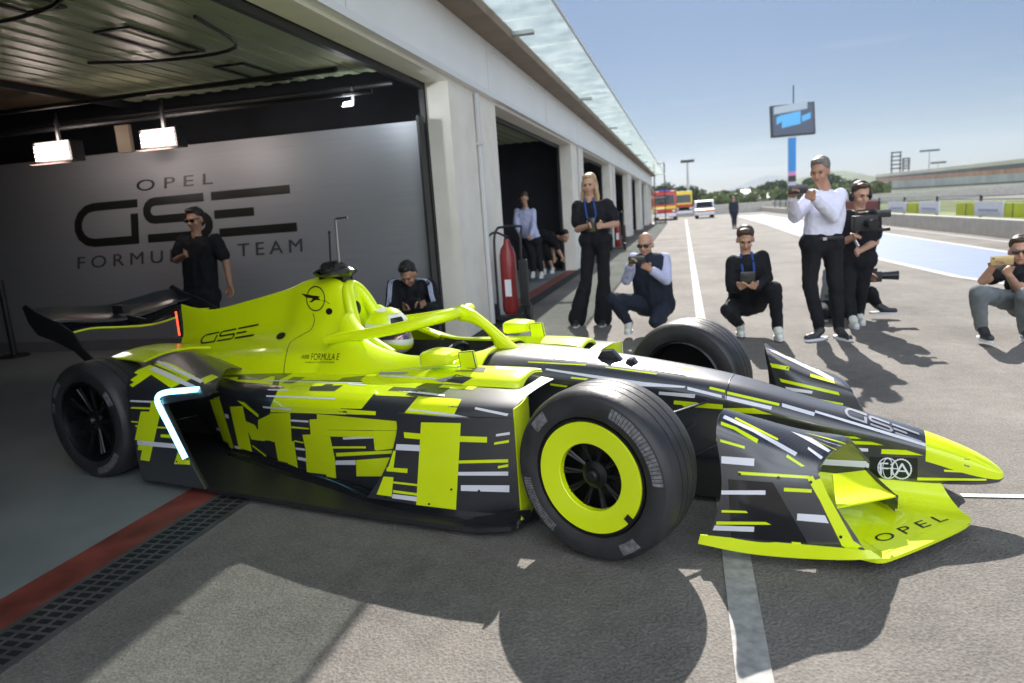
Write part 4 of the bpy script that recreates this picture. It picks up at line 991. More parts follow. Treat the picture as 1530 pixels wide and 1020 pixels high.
# second red cylinder further along
fx2 = gz(931, 372); t2 = copy_tree(t, None, (-2.05, 22.6, 0)); t2['label'] = 'distant red fire extinguisher on a trolley beside the third garage column'
t['label'] = 'nearest large red fire extinguisher on a black wheeled trolley by the first garage column'
for q in (t, t2): q['group'] = 'fire extinguisher trolleys along the garages'
# flight cases / equipment in second bay
for i, (x, y, w_, d_, h_, lb_) in enumerate([(-4.6, 12.4, .5, .5, 1.9, 'tall grey equipment cabinet just inside the second garage bay'), (-4.2, 15.2, 1.0, .6, .8, 'low black equipment case on the floor of the second garage bay')]):
    t = thing('equipment_cabinet' if i == 0 else 'equipment_case', lb_, 'cabinet' if i == 0 else 'case', (x, y, 0))
    mb = MB(); mb.box((-w_ / 2, -d_ / 2, .1), (w_ / 2, d_ / 2, h_)); mb.build('body', 'galv' if i == 0 else 'blk', t, bevel=.02)
    mb = MB(); mb.box((-w_ / 2 + .04, -d_ / 2 - .012, .2), (-.01, -d_ / 2, h_ - .1)); mb.box((.01, -d_ / 2 - .012, .2), (w_ / 2 - .04, -d_ / 2, h_ - .1)); mb.build('door', 'rim', t)
    for sx in (-1, 1):
        for sy in (-1, 1):
            mb = MB(); mb.lathe([(0, -.02), (.05, -.02), (.05, .02), (0, .02)], Matrix.Translation((sx * (w_ / 2 - .06), sy * (d_ / 2 - .06), .05)), n=14); mb.build('castor', 'blk', t)

# ============================================================ BEYOND
# pit wall
bw = thing('pit_wall', 'low pale concrete wall along the far side of the pit lane', 'wall', (7.4, 30, 0))
mb = MB(); mb.box((7.4, 9, 0), (7.62, 34, .44)); part(mb, 'wall_block', 'conc', bw, (7.4, 30, 0), bevel=.015, smooth=False)
mb = MB(); mb.box((7.4, 34.02, 0), (7.62, 76, .44)); part(mb, 'wall_block', 'conc', bw, (7.4, 30, 0), bevel=.015, smooth=False)
M['hyel'] = mat('yellow_hoarding', (.52, .60, .02), .6, var=.15, vscale=2)
M['signw'] = mat('white_board', (.66, .68, .74), .5, var=.06)
ff = thing('track_fence', 'dark wire debris fence with rails standing behind the pit wall', 'fence', (8.2, 30, 0))
for i in range(17):
    y = 12 + i * 3.6; mb = MB(); mb.tube([(8.2, y, 0), (8.2, y, .5), (8.2, y, 1.0)], .04, n=8); part(mb, 'post', 'blk', ff, (8.2, 30, 0))
mb = MB()
for z in (.86, .97): mb.box((8.18, 10, z), (8.22, 72, z + .035))
part(mb, 'rail', 'galv', ff, (8.2, 30, 0), smooth=False)
mb = MB()
for k_ in range(24): mb.box((8.194, 10, .5 + k_ * .0145), (8.2, 72, .504 + k_ * .0145))
part(mb, 'mesh_panel', 'blk', ff, (8.2, 30, 0), smooth=False)
for i, (px, wpx) in enumerate([(1340, 24), (1388, 26), (1477, 36)]):
    c = wx(px, 315, 8.0); mb = MB(); w_ = wpx * .9 * c.y / F * (c.y / 8.0)
    w_ = min(3.2, w_); mb.box((-.02, -w_ / 2, 0), (.02, w_ / 2, .40)); s_ = tag(mb.build('white_board', 'signw'), 'white advertising board above the pit wall, ' + ['leftmost of the three', 'middle one of the three', 'largest, rightmost of the three'][i], 'sign', 'white boards behind the pit wall'); s_.location = (8.0, c.y, .43)
    f_ = MB(); f_.box((-.026, -w_ * .35, .14), (-.021, w_ * .35, .20)); f_.build('lettering', mat('faint_print', (.32, .36, .5), .6), s_)
for i, (y0, y1, lab) in enumerate([(27.3, 31, 'far'), (19.6, 24.2, 'middle'), (12, 17.2, 'near')]):
    mb = MB(); mb.box((-.02, -(y1 - y0) / 2, 0), (.02, (y1 - y0) / 2, .36)); s_ = tag(mb.build('hoarding', 'hyel'), {'far': 'short yellow hoarding farthest along the pit wall', 'middle': 'yellow hoarding between the white boards behind the pit wall', 'near': 'bright yellow hoarding nearest the camera at the right picture edge'}[lab], 'hoarding', 'yellow hoardings behind the pit wall'); s_.location = (8.06, (y0 + y1) / 2, .42)
    for k_ in range(3):
        f_ = MB(); yy = -(y1 - y0) / 2 + (k_ + .5) * (y1 - y0) / 3; f_.box((-.024, yy - .02, 0), (-.021, yy + .02, .36)); f_.build('joint', 'ink', s_)
# red hoarding far
mb = MB(); mb.box((-.02, -4, 0), (.02, 4, .5)); s_ = tag(mb.build('hoarding', mat('red_hoarding', (.5, .07, .05), .6)), 'red hoarding strip beyond the yellow hoardings', 'hoarding'); s_.location = (8.3, 38, .42)

# end of pit lane wall
mb = MB(); mb.box((-5, 0, 0), (30, .4, .95)); o = tag(mb.build('end_wall_barrier', 'conc', bevel=.03), 'long low concrete barrier across the end of the pit lane', 'wall'); o.location = (3.5, 74, 0)
# LED tower
LT = wy(1186, 300, 85); LT.z = 0
lt = thing('screen_tower', 'tall pylon carrying a dark video screen beside the pit straight', 'screen tower', tuple(LT))
def at85(px, py): p = wy(px, py, 85); return Vector((p.x - LT.x, 0, p.z))
p0, p1, p2, p3 = at85(1151, 158), at85(1217, 151), at85(1219, 199), at85(1153, 205)
def rot_box(a, b, th): pass
mb = MB(); mb.prism([p0, p1, p2, p3], (0, 1.2, 0)); mb.build('screen_housing', 'blk', lt, bevel=.05)
scr = MB(); sh = Vector((0, -.03, 0)); c_ = (p0 + p1 + p2 + p3) / 4
scr.prism([c_ + (q - c_) * .93 + sh * 2 for q in (p0, p1, p2, p3)], (0, .04, 0)); scr.build('screen', mat('dim_screen', (.03, .04, .06), .3, emit=(.03, .04, .07), estr=.5), lt)
im = MB(); q = [c_ + (Vector(k)) for k in ()]
for i, (a, b, cc, dd, col) in enumerate([(1168, 172, 1196, 186, 0), (1198, 173, 1211, 178, 1), (1160, 176, 1168, 183, 1), (1156, 160, 1206, 163.5, 2)]):
    u = MB(); A0, A1 = at85(a, b), at85(cc, dd); u.prism([Vector((A0.x, -.09, A0.z)), Vector((A1.x, -.09, A0.z + .3)), Vector((A1.x, -.09, A1.z + .1)), Vector((A0.x, -.09, A1.z - .2))], (0, .02, 0))
    u.build('screen_image', [M['led'], mat('screen_blue', (.05, .2, .4), .4, emit=(.05, .22, .42), estr=.5), mat('screen_grey', (.2, .25, .3), .4, emit=(.25, .3, .36), estr=.35)][0 if False else (1 if col < 2 else 2)], lt)
q0, q1 = at85(1179, 205), at85(1190, 205)
for (za, zb, m_, nm) in [(205, 256, mat('blue_pylon', (.02, .22, .62), .4), 'pylon_cladding'), (256, 262, mat('pink_pylon', (.6, .2, .45), .4), 'pylon_band'), (262, 271, 'blk', 'pylon_dark_band'), (271, 277, mat('lilac_pylon', (.45, .42, .62), .4), 'pylon_light_band'), (277, 340, 'blk', 'pylon_base')]:
    A0, A1 = at85(1185, za).z, at85(1185, zb).z
    A1 = max(A1, 0); u = MB(); u.box((q0.x, .2, A1), (q1.x, .9, A0)); u.build(nm, m_, lt, smooth=False)
mb = MB(); mb.box((-.06, .5, p0.z), (.06, .6, p0.z + 2)); mb.build('mast', 'blk', lt)
# light masts
def mast(px, pt, pb, Y, w_, label, grp='light masts on the skyline'):
    p = wy(px, pt, Y); t = thing('light_mast', label, 'light mast', (p.x, Y, 0), 0, grp)
    mb = MB(); mb.tube([(0, 0, 0), (0, 0, p.z / 2), (0, 0, p.z)], [.22, .17, .12], n=10); mb.build('pole', 'galv', t)
    mb = MB(); mb.box((-w_ / 2, -.3, p.z - .15), (w_ / 2, .3, p.z + .25)); mb.build('lamp_head', 'blk', t, bevel=.05)
mast(1027, 241, 300, 110, 2.0, 'tall thin light mast above the trees past the building end')
mast(1389, 225, 250, 200, 4.4, 'light mast with a wide lamp head above the grandstand')
mast(1402, 243, 250, 190, 3.2, 'shorter light mast with a flat head above the grandstand, just right of the taller one')
# scaffold at end of building
st = thing('stair_tower', 'open steel stair tower at the far end of the pit building', 'stair tower', (-2.2, 57.5, 0))
for x in (0, .8):
    for y in (0, 1.2): mb = MB(); mb.tube([(x, y, 0), (x, y, 3.0), (x, y, 4.6)], .035, n=6); mb.build('leg', 'blk', st)
for z in (1, 1.9, 2.8, 3.7, 4.5): mb = MB(); mb.box((-.05, -.05, z), (.85, 1.25, z + .04)); mb.build('landing', 'galv', st)
# timing tower frame on stand
for i, (px0, px1, pt, pb) in enumerate([(1333, 1345, 227, 250), (1350, 1358, 236, 250)]):
    a, b = wy(px0, pt, 230), wy(px1, pb, 230); t = thing('gantry_tower', ['tall dark scaffold gantry on the left end of the grandstand roof', 'lower dark scaffold frame beside the tall gantry'][i], 'tower', (a.x, 230, 0), 0, 'scaffold towers on the grandstand')
    w_ = b.x - a.x
    for x in (0, w_): mb = MB(); mb.box((x - .15, 0, 0), (x + .15, .3, a.z)); mb.build('leg', 'blk', t, smooth=False)
    for k_ in range(5): z = a.z - k_ * (a.z - b.z) / 4; mb = MB(); mb.box((-.3, -.1, z - .35), (w_ + .3, .5, z)); mb.build('deck', 'blk', t, smooth=False)
# grandstand across the track: tiers run from near right to far left
gsd = thing('grandstand', 'long grandstand with a flat pale roof across the track at right', 'grandstand', (60, 130, 0))
def gl(px, py, Y): return wy(px, py, Y)
A_far, A_near = wy(1300, 268, 235), wy(1560, 235, 62)
def strip(pts_far, pts_near, name, m, th=.5, par=gsd):
    # slab between a far and a near profile (front face line pairs)
    mb = MB(); P = [pts_far[0], pts_near[0], pts_near[1], pts_far[1]]; mb.prism(P, (1.0 * th, .3 * th, 0)); return shift(mb, (60, 130, 0)).build(name, m, par, smooth=False)
def band(l0, l1, r0, r1, name, m, Yl=200, Yr=75, th=3):
    strip((wy(1308, l0, Yl), wy(1308, l1, Yl)), (wy(1560, r0, Yr), wy(1560, r1, Yr)), name, m, th)
M['roofw'] = mat('pale_roof_sheet', (.50, .50, .46), .6, var=.1, vscale=.2); M['seat'] = mat('reddish_seating', (.30, .17, .12), .8, var=.3, vscale=.6)
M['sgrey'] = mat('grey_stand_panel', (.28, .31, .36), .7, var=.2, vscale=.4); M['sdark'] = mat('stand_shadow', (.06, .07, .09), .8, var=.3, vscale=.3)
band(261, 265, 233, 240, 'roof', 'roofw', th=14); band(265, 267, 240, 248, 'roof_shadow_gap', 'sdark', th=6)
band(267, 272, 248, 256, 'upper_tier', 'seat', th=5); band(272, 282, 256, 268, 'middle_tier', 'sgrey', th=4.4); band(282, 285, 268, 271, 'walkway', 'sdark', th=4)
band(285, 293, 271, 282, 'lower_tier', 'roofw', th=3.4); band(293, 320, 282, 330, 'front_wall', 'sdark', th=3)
for i in range(14):
    a = wy(1308 + i * 18, 268, 200 - i * 8.9); mb = MB(); mb.box((a.x - .12, a.y - 1, 0), (a.x + .12, a.y - .7, a.z + 1)); shift(mb, (60, 130, 0)).build('pillar', 'galv', gsd, smooth=False)
# vehicles -----------------------------------------------------------------
def vehicle(name, label, cat, px0, px1, Y, h, body, stripe, kind, L_=6.5):
    a, b = wy(px0, 330, Y), wy(px1, 330, Y); w_ = b.x - a.x; cxx = (a.x + b.x) / 2
    t = thing(name, label, cat, (cxx, Y, 0)); hw = w_ / 2
    mb = MB()
    if kind == 'truck': prof = [(-.0, .45), (0, h * .52), (.18, h * .93), (.35, h), (L_, h), (L_, .45)]
    else: prof = [(0, .3), (.02, h * .45), (.95, h * .55), (1.5, h * .95), (1.9, h), (L_, h), (L_, .3)]
    g = [[Vector((s_ * hw, y, z)) for y, z in prof] for s_ in (-1, -.96, .96, 1)]
    for r, k_ in ((g[0], 1), (g[3], 1)):
        for p in r: p.y += .06; p.z = min(p.z, h - .06)
    mb.loft(g); mb.build('body', body, t, bevel=.03)
    zw0, zw1 = (h * .55, h * .86) if kind == 'truck' else (h * .60, h * .92)
    yw = (.0, .14) if kind == 'truck' else (1.0, 1.46)
    mb = MB(); mb.prism([(-hw * .86, yw[0] - .03, zw0), (hw * .86, yw[0] - .03, zw0), (hw * .80, yw[1] - .03, zw1), (-hw * .80, yw[1] - .03, zw1)], (0, .04, 0)); mb.build('windscreen', 'blkg', t)
    mb = MB(); mb.box((-hw * .98, -.05, h * .38), (hw * .98, -.01, h * .48)); mb.build('front_stripe', stripe, t)
    mb = MB(); mb.box((-hw, -.12, .28), (hw, .0, .28 + h * .12)); mb.build('bumper', 'signw', t, bevel=.02)
    for s_ in (-1, 1):
        mb = MB(); mb.box((s_ * hw * .78 - .12, -.07, h * .28), (s_ * hw * .78 + .12, -.04, h * .35)); mb.build('headlight', 'signw', t)
        for y in (.9, L_ - 1.2):
            r_ = .42 if kind == 'truck' else .32
            mb = MB(); mb.lathe([(0, -.14), (r_ * .9, -.14), (r_, -.1), (r_, .1), (r_ * .9, .14), (0, .14)], Matrix.Translation((s_ * (hw - .15), y, r_)) @ Matrix.Rotation(rad(90), 4, 'Z'), n=20); mb.build('wheel', 'rub', t)
    return t
rp = mat('fire_engine_red', (.42, .03, .025), .35, coat=.4); yp = mat('safety_yellow', (.75, .55, .03), .4); op = mat('orange_stripe', (.8, .25, .05), .4)
t = vehicle('fire_engine', 'red fire engine with a yellow band parked nearest the building end', 'fire engine', 976, 1011, 62, 2.45, rp, yp, 'truck', 7)
mb = MB(); mb.box((-.5, .4, 2.45), (.5, .6, 2.56)); mb.build('beacon', mat('blue_beacon', (.05, .1, .5), .2), t)
vehicle('service_truck', 'red and yellow service truck parked behind the red fire engine', 'truck', 1010, 1035, 74, 2.5, yp, rp, 'truck', 6)
vehicle('rescue_car', 'white rescue car with orange stripes parked at the end of the pit lane', 'car', 1039, 1068, 60, 1.45, 'signw', op, 'car', 4.4)

# trees and hills -----------------------------------------------------------
M['leaf'] = mat('tree_foliage', (.055, .085, .030), .8, var=.45, vscale=1.2, detail=6); M['bark'] = mat('bark', (.10, .07, .05), .9)
M['leafp'] = mat('pale_foliage', (.12, .15, .05), .8, var=.4, vscale=1.5, detail=6)
def tree(x, y, h, r, m, label, seed, grp='trees beyond the end of the pit lane'):
    rng = random.Random(seed); t = thing('tree', label, 'tree', (x, y, 0), 0, grp)
    mb = MB(); mb.tube(spl([(0, 0, 0), (rng.uniform(-.3, .3), 0, h * .3), (rng.uniform(-.4, .4), .2, h * .6)], 3), [.05 * h, .045 * h, .04 * h, .035 * h, .03 * h, .026 * h, .02 * h], n=8)
    for k_ in range(4):
        a = rng.uniform(0, 6.28); mb.tube([(0, 0, h * .35), (math.cos(a) * r * .3, math.sin(a) * r * .3, h * .55), (math.cos(a) * r * .6, math.sin(a) * r * .6, h * .72)], [.02 * h, .013 * h, .006 * h], n=5)
    mb.build('trunk', 'bark', t)
    mb = MB(); lobes = [(rng.uniform(-.6, .6) * r, rng.uniform(-.6, .6) * r, h * rng.uniform(.28, .78), min(r, h * .5) * rng.uniform(.4, .6)) for _ in range(9)]
    for _ in range(1500):
        lx, ly, lz, lr = rng.choice(lobes); u, v = rng.uniform(-1, 1), rng.uniform(0, 6.28); q = lr * rng.uniform(.6, 1.05) ; s_ = math.sqrt(1 - u * u)
        c = Vector((lx + q * s_ * math.cos(v), ly + q * s_ * math.sin(v), lz + q * u * .8)); z = r * rng.uniform(.05, .10)
        a = Vector((rng.gauss(0, 1), rng.gauss(0, 1), rng.gauss(0, 1))).normalized(); b = a.orthogonal().normalized(); b2 = a.cross(b)
        n_ = len(mb.v); mb.v += [c + b * z, c + b2 * z, c - b * z, c - b2 * z]; mb.f.append((n_, n_ + 1, n_ + 2, n_ + 3)); mb.m.append(0)
    mb.build('crown', m, t, smooth=False, weld=False)
rng = random.Random(3); TL = [
 (988, 120, 275, 2.4, 0), (1003, 125, 280, 2.2, 1), (1024, 120, 277, 2.6, 0), (1040, 140, 282, 2.4, 0), (1058, 135, 286, 2.4, 1), (1078, 150, 285, 2.6, 0), (1096, 150, 283, 2.6, 0), (1113, 160, 282, 2.8, 0), (1130, 160, 278, 3.0, 0),
 (1146, 165, 273, 3.2, 0), (1162, 165, 270, 3.4, 0), (1203, 170, 268, 3.6, 0), (1222, 170, 262, 4, 0), (1243, 175, 259, 4, 0), (1262, 180, 260, 4, 1), (1280, 185, 266, 3.6, 0), (1100, 95, 294, 1.8, 1), (1165, 98, 289, 2.2, 0), (1070, 100, 296, 1.6, 1)]
wl = ['dark green tree', 'pale green bushy tree']
where = ['nearest the building end', 'behind the red fire engine', 'under the thin light mast', 'behind the service truck', 'behind the white rescue car', 'right of the white rescue car', 'behind the small walking figure', 'left of the hill slope trees', 'rising on the slope left of the screen tower',
         'second left of the screen tower', 'just left of the screen tower', 'just right of the screen tower', 'behind the head of the man in the white shirt', 'right of the head of the man in the white shirt', 'above the camera operator', 'at the left end of the grandstand', 'low in the field behind the walking figure', 'low beside the screen tower base', 'low in the field by the rescue car']
for i, (px, Y, tp, r, k_) in enumerate(TL):
    p = wy(px, tp, Y); h = p.z * 1.06; tree(p.x, Y, h, r, 'leafp' if k_ else 'leaf', wl[k_] + ' ' + where[i], 40 + i)
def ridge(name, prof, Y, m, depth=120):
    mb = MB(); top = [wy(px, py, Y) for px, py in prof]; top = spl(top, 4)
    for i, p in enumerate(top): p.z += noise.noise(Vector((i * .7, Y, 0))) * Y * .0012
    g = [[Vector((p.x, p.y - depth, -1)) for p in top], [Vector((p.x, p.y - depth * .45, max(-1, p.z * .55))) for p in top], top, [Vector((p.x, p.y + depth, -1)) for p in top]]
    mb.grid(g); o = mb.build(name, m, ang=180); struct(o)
ridge('hills', [(1040, 296), (1062, 289), (1085, 283), (1110, 275), (1132, 266), (1150, 262), (1165, 263), (1200, 268), (1225, 262), (1250, 257), (1275, 256), (1300, 262), (1340, 268), (1500, 262), (1800, 250)], 1500, mat('haze_blue_hill', (.05, .08, .10), .95, var=.15, vscale=.01), 300)  # blue of the distance haze is put into the hill colour
ridge('wooded_slope', [(900, 303), (980, 298), (1050, 294), (1085, 290), (1120, 281), (1150, 272), (1180, 268), (1215, 262), (1240, 256), (1262, 256), (1290, 264), (1310, 270), (1400, 270), (1600, 255), (1900, 240)], 420, mat('wooded_hill', (.07, .10, .055), .95, var=.5, vscale=.06, detail=8), 150)
# low buildings far
for i, (px0, px1, pt, pb, m_, lab) in enumerate([(1108, 1122, 290, 302, 'signw', 'small white block house in the field left of the screen tower'), (1134, 1160, 296, 300, 'signw', 'long low white roofed building near the screen tower base')]):
    a, b = wy(px0, pt, 130), wy(px1, pb, 130); t = thing('outbuilding', lab, 'building', ((a.x + b.x) / 2, 130, 0)); hw = (b.x - a.x) / 2
    mb = MB(); mb.box((-hw, 0, 0), (hw, 4, a.z)); mb.build('wall', m_, t, smooth=False); mb = MB(); mb.prism([(-hw * 1.05, -.3, a.z), (hw * 1.05, -.3, a.z), (hw * 1.05, 2, a.z + .8), (-hw * 1.05, 2, a.z + .8)], (0, .1, .02)); mb.build('roof', 'roofw', t, smooth=False)

rng = random.Random(11); mb = MB()
for _ in range(9000):
    px = rng.uniform(1040, 1330); Y = rng.uniform(128, 160); tp = 290 - max(0, (px - 1100)) * .10 if px < 1200 else 280 - (px - 1200) * .05
    p = wy(px, tp + rng.uniform(-2, 2) + 2 * math.sin(px * .21), Y); c = Vector((p.x, Y, rng.uniform(0, 1) ** .6 * max(.5, p.z))); z = rng.uniform(.25, .5)
    a = Vector((rng.gauss(0, 1), rng.gauss(0, 1), rng.gauss(0, 1))).normalized(); b = a.orthogonal().normalized(); b2 = a.cross(b)
    n_ = len(mb.v); mb.v += [c + b * z, c + b2 * z, c - b * z, c - b2 * z]; mb.f.append((n_, n_ + 1, n_ + 2, n_ + 3)); mb.m.append(0)
o = mb.build('scrub', 'leafp', smooth=False, weld=False); tag(o, 'dense green scrub covering the slope below the trees', 'scrub', None, 'stuff')
# the air: faint haze over the whole scene
mb = MB(); mb.box((-1100, -500, -1.5), (1900, 2300, 120)); hz = mb.build('haze', [], smooth=False); hz['kind'] = 'stuff'; hz['label'] = 'thin bluish summer haze over the circuit'; hz['category'] = 'haze'
m = bpy.data.materials.new('haze_air'); m.use_nodes = True; nt = m.node_tree; nt.nodes.remove(nt.nodes['Principled BSDF'])
vp = nt.nodes.new('ShaderNodeVolumePrincipled'); vp.inputs['Color'].default_value = (.75, .86, 1, 1); vp.inputs['Density'].default_value = .0002; vp.inputs['Anisotropy'].default_value = .3
nt.links.new(vp.outputs[0], nt.nodes['Material Output'].inputs['Volume']); hz.data.materials.append(m)
M['lip'] = mat('lips', (.36, .12, .10), .5)
# ============================================================ PEOPLE
def capsule(bm, a, b, ra, rb, n=12):
    a, b = Vector(a), Vector(b); d = b - a; L = d.length
    if L < 1e-5: d = Vector((0, 0, 1)); L = 1e-5
    q = d.normalized().to_track_quat('Z', 'Y').to_matrix(); rings = []
    for i in range(1, 5): t = math.pi / 2 * i / 5; rings.append((-ra * math.cos(t), ra * math.sin(t)))
    rings.append((0, ra)); rings.append((L, rb))
    for i in range(4, 0, -1): t = math.pi / 2 * i / 5; rings.append((L + rb * math.cos(t), rb * math.sin(t)))
    vs = []
    for z, r in rings: vs.append([bm.verts.new(a + q @ Vector((r * math.cos(2 * math.pi * k / n), r * math.sin(2 * math.pi * k / n), z))) for k in range(n)])
    p0 = bm.verts.new(a + q @ Vector((0, 0, -ra))); p1 = bm.verts.new(a + q @ Vector((0, 0, L + rb)))
    for k in range(n):
        k2 = (k + 1) % n; bm.faces.new((p0, vs[0][k2], vs[0][k])); bm.faces.new((p1, vs[-1][k], vs[-1][k2]))
        for i in range(len(vs) - 1): bm.faces.new((vs[i][k], vs[i][k2], vs[i + 1][k2], vs[i + 1][k]))
def ellip(bm, c, r, M3=None):
    m = Matrix.Translation(Vector(c)) @ (M3.to_4x4() if M3 else Matrix()) @ Matrix.Diagonal((*r, 1))
    bmesh.ops.create_uvsphere(bm, u_segments=18, v_segments=12, radius=1, matrix=m)
def blend(name, fn, m, parent, voxel=.011, smooth=3, folds=0.0, base=None):
    bm = bmesh.new(); fn(bm); me = bpy.data.meshes.new(name); bm.to_mesh(me); bm.free()
    o = bpy.data.objects.new(name, me); COL.objects.link(o)
    r = o.modifiers.new('r', 'REMESH'); r.mode = 'VOXEL'; r.voxel_size = voxel; r.use_smooth_shade = True
    s = o.modifiers.new('s', 'SMOOTH'); s.factor = .6; s.iterations = smooth
    bpy.context.view_layer.update()
    m2 = bpy.data.meshes.new_from_object(o.evaluated_get(bpy.context.evaluated_depsgraph_get()))
    o.modifiers.clear(); o.data = m2; bpy.data.meshes.remove(me); m2.name = name
    if folds:
        for v in m2.vertices:
            k = noise.noise(Vector((v.co.x * 11, v.co.y * 11, v.co.z * 7 + v.co.x * 5))) + .7 * (1 - abs(noise.noise(Vector((v.co.x * 17, v.co.y * 17, v.co.z * 12)))) * 3)
            v.co += v.normal * k * folds
    m2.materials.clear(); m2.materials.append(M[m]); m2.shade_smooth()
    if base: m2.transform(Matrix.Translation(-Vector(base)))
    o.parent = parent; return o
def person(label, Y, J, skin='skin', hair='hbrn', top='cblk', bot='cblk', shoe='shoe', sleeve='long', hold=None, phone='phone', glasses=False, hs=1.0, wide=1.0, longhair=False, bald=False, flare=False, group='people watching the car', shorts=False, name='person', vest=None, lanyard=False, stripes=False, cap=None, headset=False, look=(0, -1, -.15)):
    P = {}
    for k, v in J.items():
        P[k] = wy(v[0], v[1], Y + v[2]) if len(v) == 3 else Vector(v[:3])
    feet = [P[k] for k in ('fL', 'fR') if k in P]
    for f in feet: f.z = max(.035, min(f.z, .16)) if f.z < .22 else f.z
    base = Vector((P['pel'].x, P['pel'].y, 0)) if 'pel' in P else Vector((P['chest'].x, P['chest'].y, 0))
    t = thing(name, label, 'person', tuple(base), 0, group)
    shL, shR, neck, chest, pel = P['sL'], P['sR'], P['neck'], P['chest'], P['pel']
    rt = (shR - shL); rt = rt.normalized() if rt.length > .05 else Vector((1, 0, 0))
    hd = P['head']; lk = Vector(look).normalized(); upv = Vector((0, 0, 1)); hr = lk.cross(upv).normalized(); hu = hr.cross(lk).normalized()
    HM = Matrix((hr, lk, hu)).transposed()
    hc = lambda x, y, z: hd + HM @ Vector((x * hs, y * hs, z * hs))
    hipL, hipR = pel - rt * .09 * wide, pel + rt * .09 * wide
    def torso(bm, e):
        w = (shR - shL).length / 2; c0 = (shL + shR) / 2
        for s_ in (-1, 1):
            side = rt * s_
            capsule(bm, c0 + side * (w * .55) + Vector((0, 0, -.03)), c0 + side * (w * .95) + Vector((0, 0, -.01)), .075 + e, .055 + e)
            capsule(bm, c0 + side * w * .5 - Vector((0, 0, .07)), chest + side * .075 * wide, .095 + e, .10 * wide + e)
            capsule(bm, chest + side * .075 * wide, pel + side * .075 * wide + Vector((0, 0, .05)), .10 * wide + e, .098 * wide + e)
            capsule(bm, pel + side * .07 * wide + Vector((0, 0, .05)), pel + side * .085 * wide, .10 * wide + e, .105 * wide + e)
        capsule(bm, c0 - Vector((0, 0, .05)), chest, .10 + e, .11 * wide + e); capsule(bm, chest, pel, .11 * wide + e, .11 * wide + e)
    def legs(bm, e, ankle=True, short=False):
        for h, s_ in ((hipL, 'L'), (hipR, 'R')):
            if 'k' + s_ not in P: continue
            k, f = P['k' + s_], P.get('f' + s_)
            capsule(bm, h, k, .085 * wide + e, .055 + e)
            if f is not None and not short:
                an = f + Vector((0, .03, .05)); mid = k.lerp(an, .35)
                fl = .06 if flare else 0
                capsule(bm, k, mid, .055 + e, .052 + e + fl * .4); capsule(bm, mid, an, .052 + e + fl * .4, .033 + e * 1.3 + fl)
            elif short and f is not None: capsule(bm, k, k.lerp(f, .1), .058 + e, .058 + e)
    def arms(bm, e, part_=1.0):
        for s_ in 'LR':
            if 'e' + s_ not in P: continue
            s0, el = P['s' + s_], P['e' + s_]; wr = P.get('w' + s_)
            capsule(bm, s0, s0.lerp(el, min(1, part_ * 2)), .052 + e, .042 + e if part_ >= .5 else .048 + e * 1.3)
            if wr is not None and part_ > .5:
                q = (part_ - .5) * 2; capsule(bm, el, el.lerp(wr, q), .042 + e, (.042 + (.028 - .042) * q) + e)
    tgt = P.get('hold')
    def hand(bm, s_):
        wr = P['w' + s_]; el = P['e' + s_]
        d = (wr - el).normalized()
        if tgt is not None: d = (tgt - wr).normalized().lerp(d, .35).normalized()
        side = d.cross(Vector((0, -1, 0)))
        if side.length < .2: side = d.cross(Vector((0, 0, 1)))
        side.normalize(); nrm = side.cross(d).normalized()
        pc = wr + d * .045
        for q in (-1, -.3, .3, 1): capsule(bm, wr + side * q * .012, wr + d * .08 + side * q * .028, .014, .012, 8)
        for q, L_ in ((-1.5, .055), (-.5, .072), (.5, .078), (1.5, .068)):
            a = wr + d * .085 + side * q * .019; b = a + d * L_ * .5 + nrm * .012; c = b + d * L_ * .3 + nrm * .028
            capsule(bm, a, b, .0095, .0088, 8); capsule(bm, b, c, .0088, .0078, 8)
        s2 = side * (1 if s_ == 'L' else -1); a = wr + d * .02 - s2 * .028; b = a + d * .03 - s2 * .026 + nrm * .008; capsule(bm, a, b, .013, .011, 8); capsule(bm, b, b + d * .03 + nrm * .012, .011, .009, 8)
    def body(bm):
        capsule(bm, (shL + shR) / 2 - Vector((0, 0, .05)), neck, .06, .052); capsule(bm, neck, hc(0, -.01, -.05), .052, .052)
        ellip(bm, hc(0, -.012, .03), (.074 * hs, .092 * hs, .098 * hs), HM); ellip(bm, hc(0, .018, -.045), (.054 * hs, .062 * hs, .07 * hs), HM); ellip(bm, hc(0, .05, -.088), (.026 * hs, .026 * hs, .022 * hs), HM)
        capsule(bm, hc(0, .082, .012), hc(0, .100, -.026), .010 * hs, .0155 * hs, 8); ellip(bm, hc(0, .074, -.058), (.024 * hs, .012 * hs, .009 * hs), HM); ellip(bm, hc(0, .078, .03), (.05 * hs, .014 * hs, .010 * hs), HM)
        for s_ in (-1, 1): ellip(bm, hc(s_ * .077, -.01, -.008), (.011 * hs, .02 * hs, .030 * hs), HM); ellip(bm, hc(s_ * .036, .05, -.03), (.024 * hs, .03 * hs, .024 * hs), HM)
        torso(bm, -.012); legs(bm, -.008); arms(bm, 0)
        for s_ in 'LR':
            if 'w' + s_ in P: hand(bm, s_)
            if 'f' + s_ in P:
                f = P['f' + s_]; f = P['f' + s_]; tw = J['f' + s_ + 'd'] if 'f' + s_ + 'd' in J else (0, -1); td = Vector((tw[0], tw[1], 0)).normalized(); capsule(bm, f + Vector((0, .0, .04)), f + td * .08, .028, .022)
    blend('body', body, skin, t, .0092, 2, base=base)
    # shirt
    part_ = {'long': .97, 'short': .34, 'rolled': .72, 'none': 0}[sleeve]
    def shirt(bm):
        torso(bm, .004)
        if part_: arms(bm, .014 if part_ > .5 else .02, part_)
        if sleeve == 'none': pass
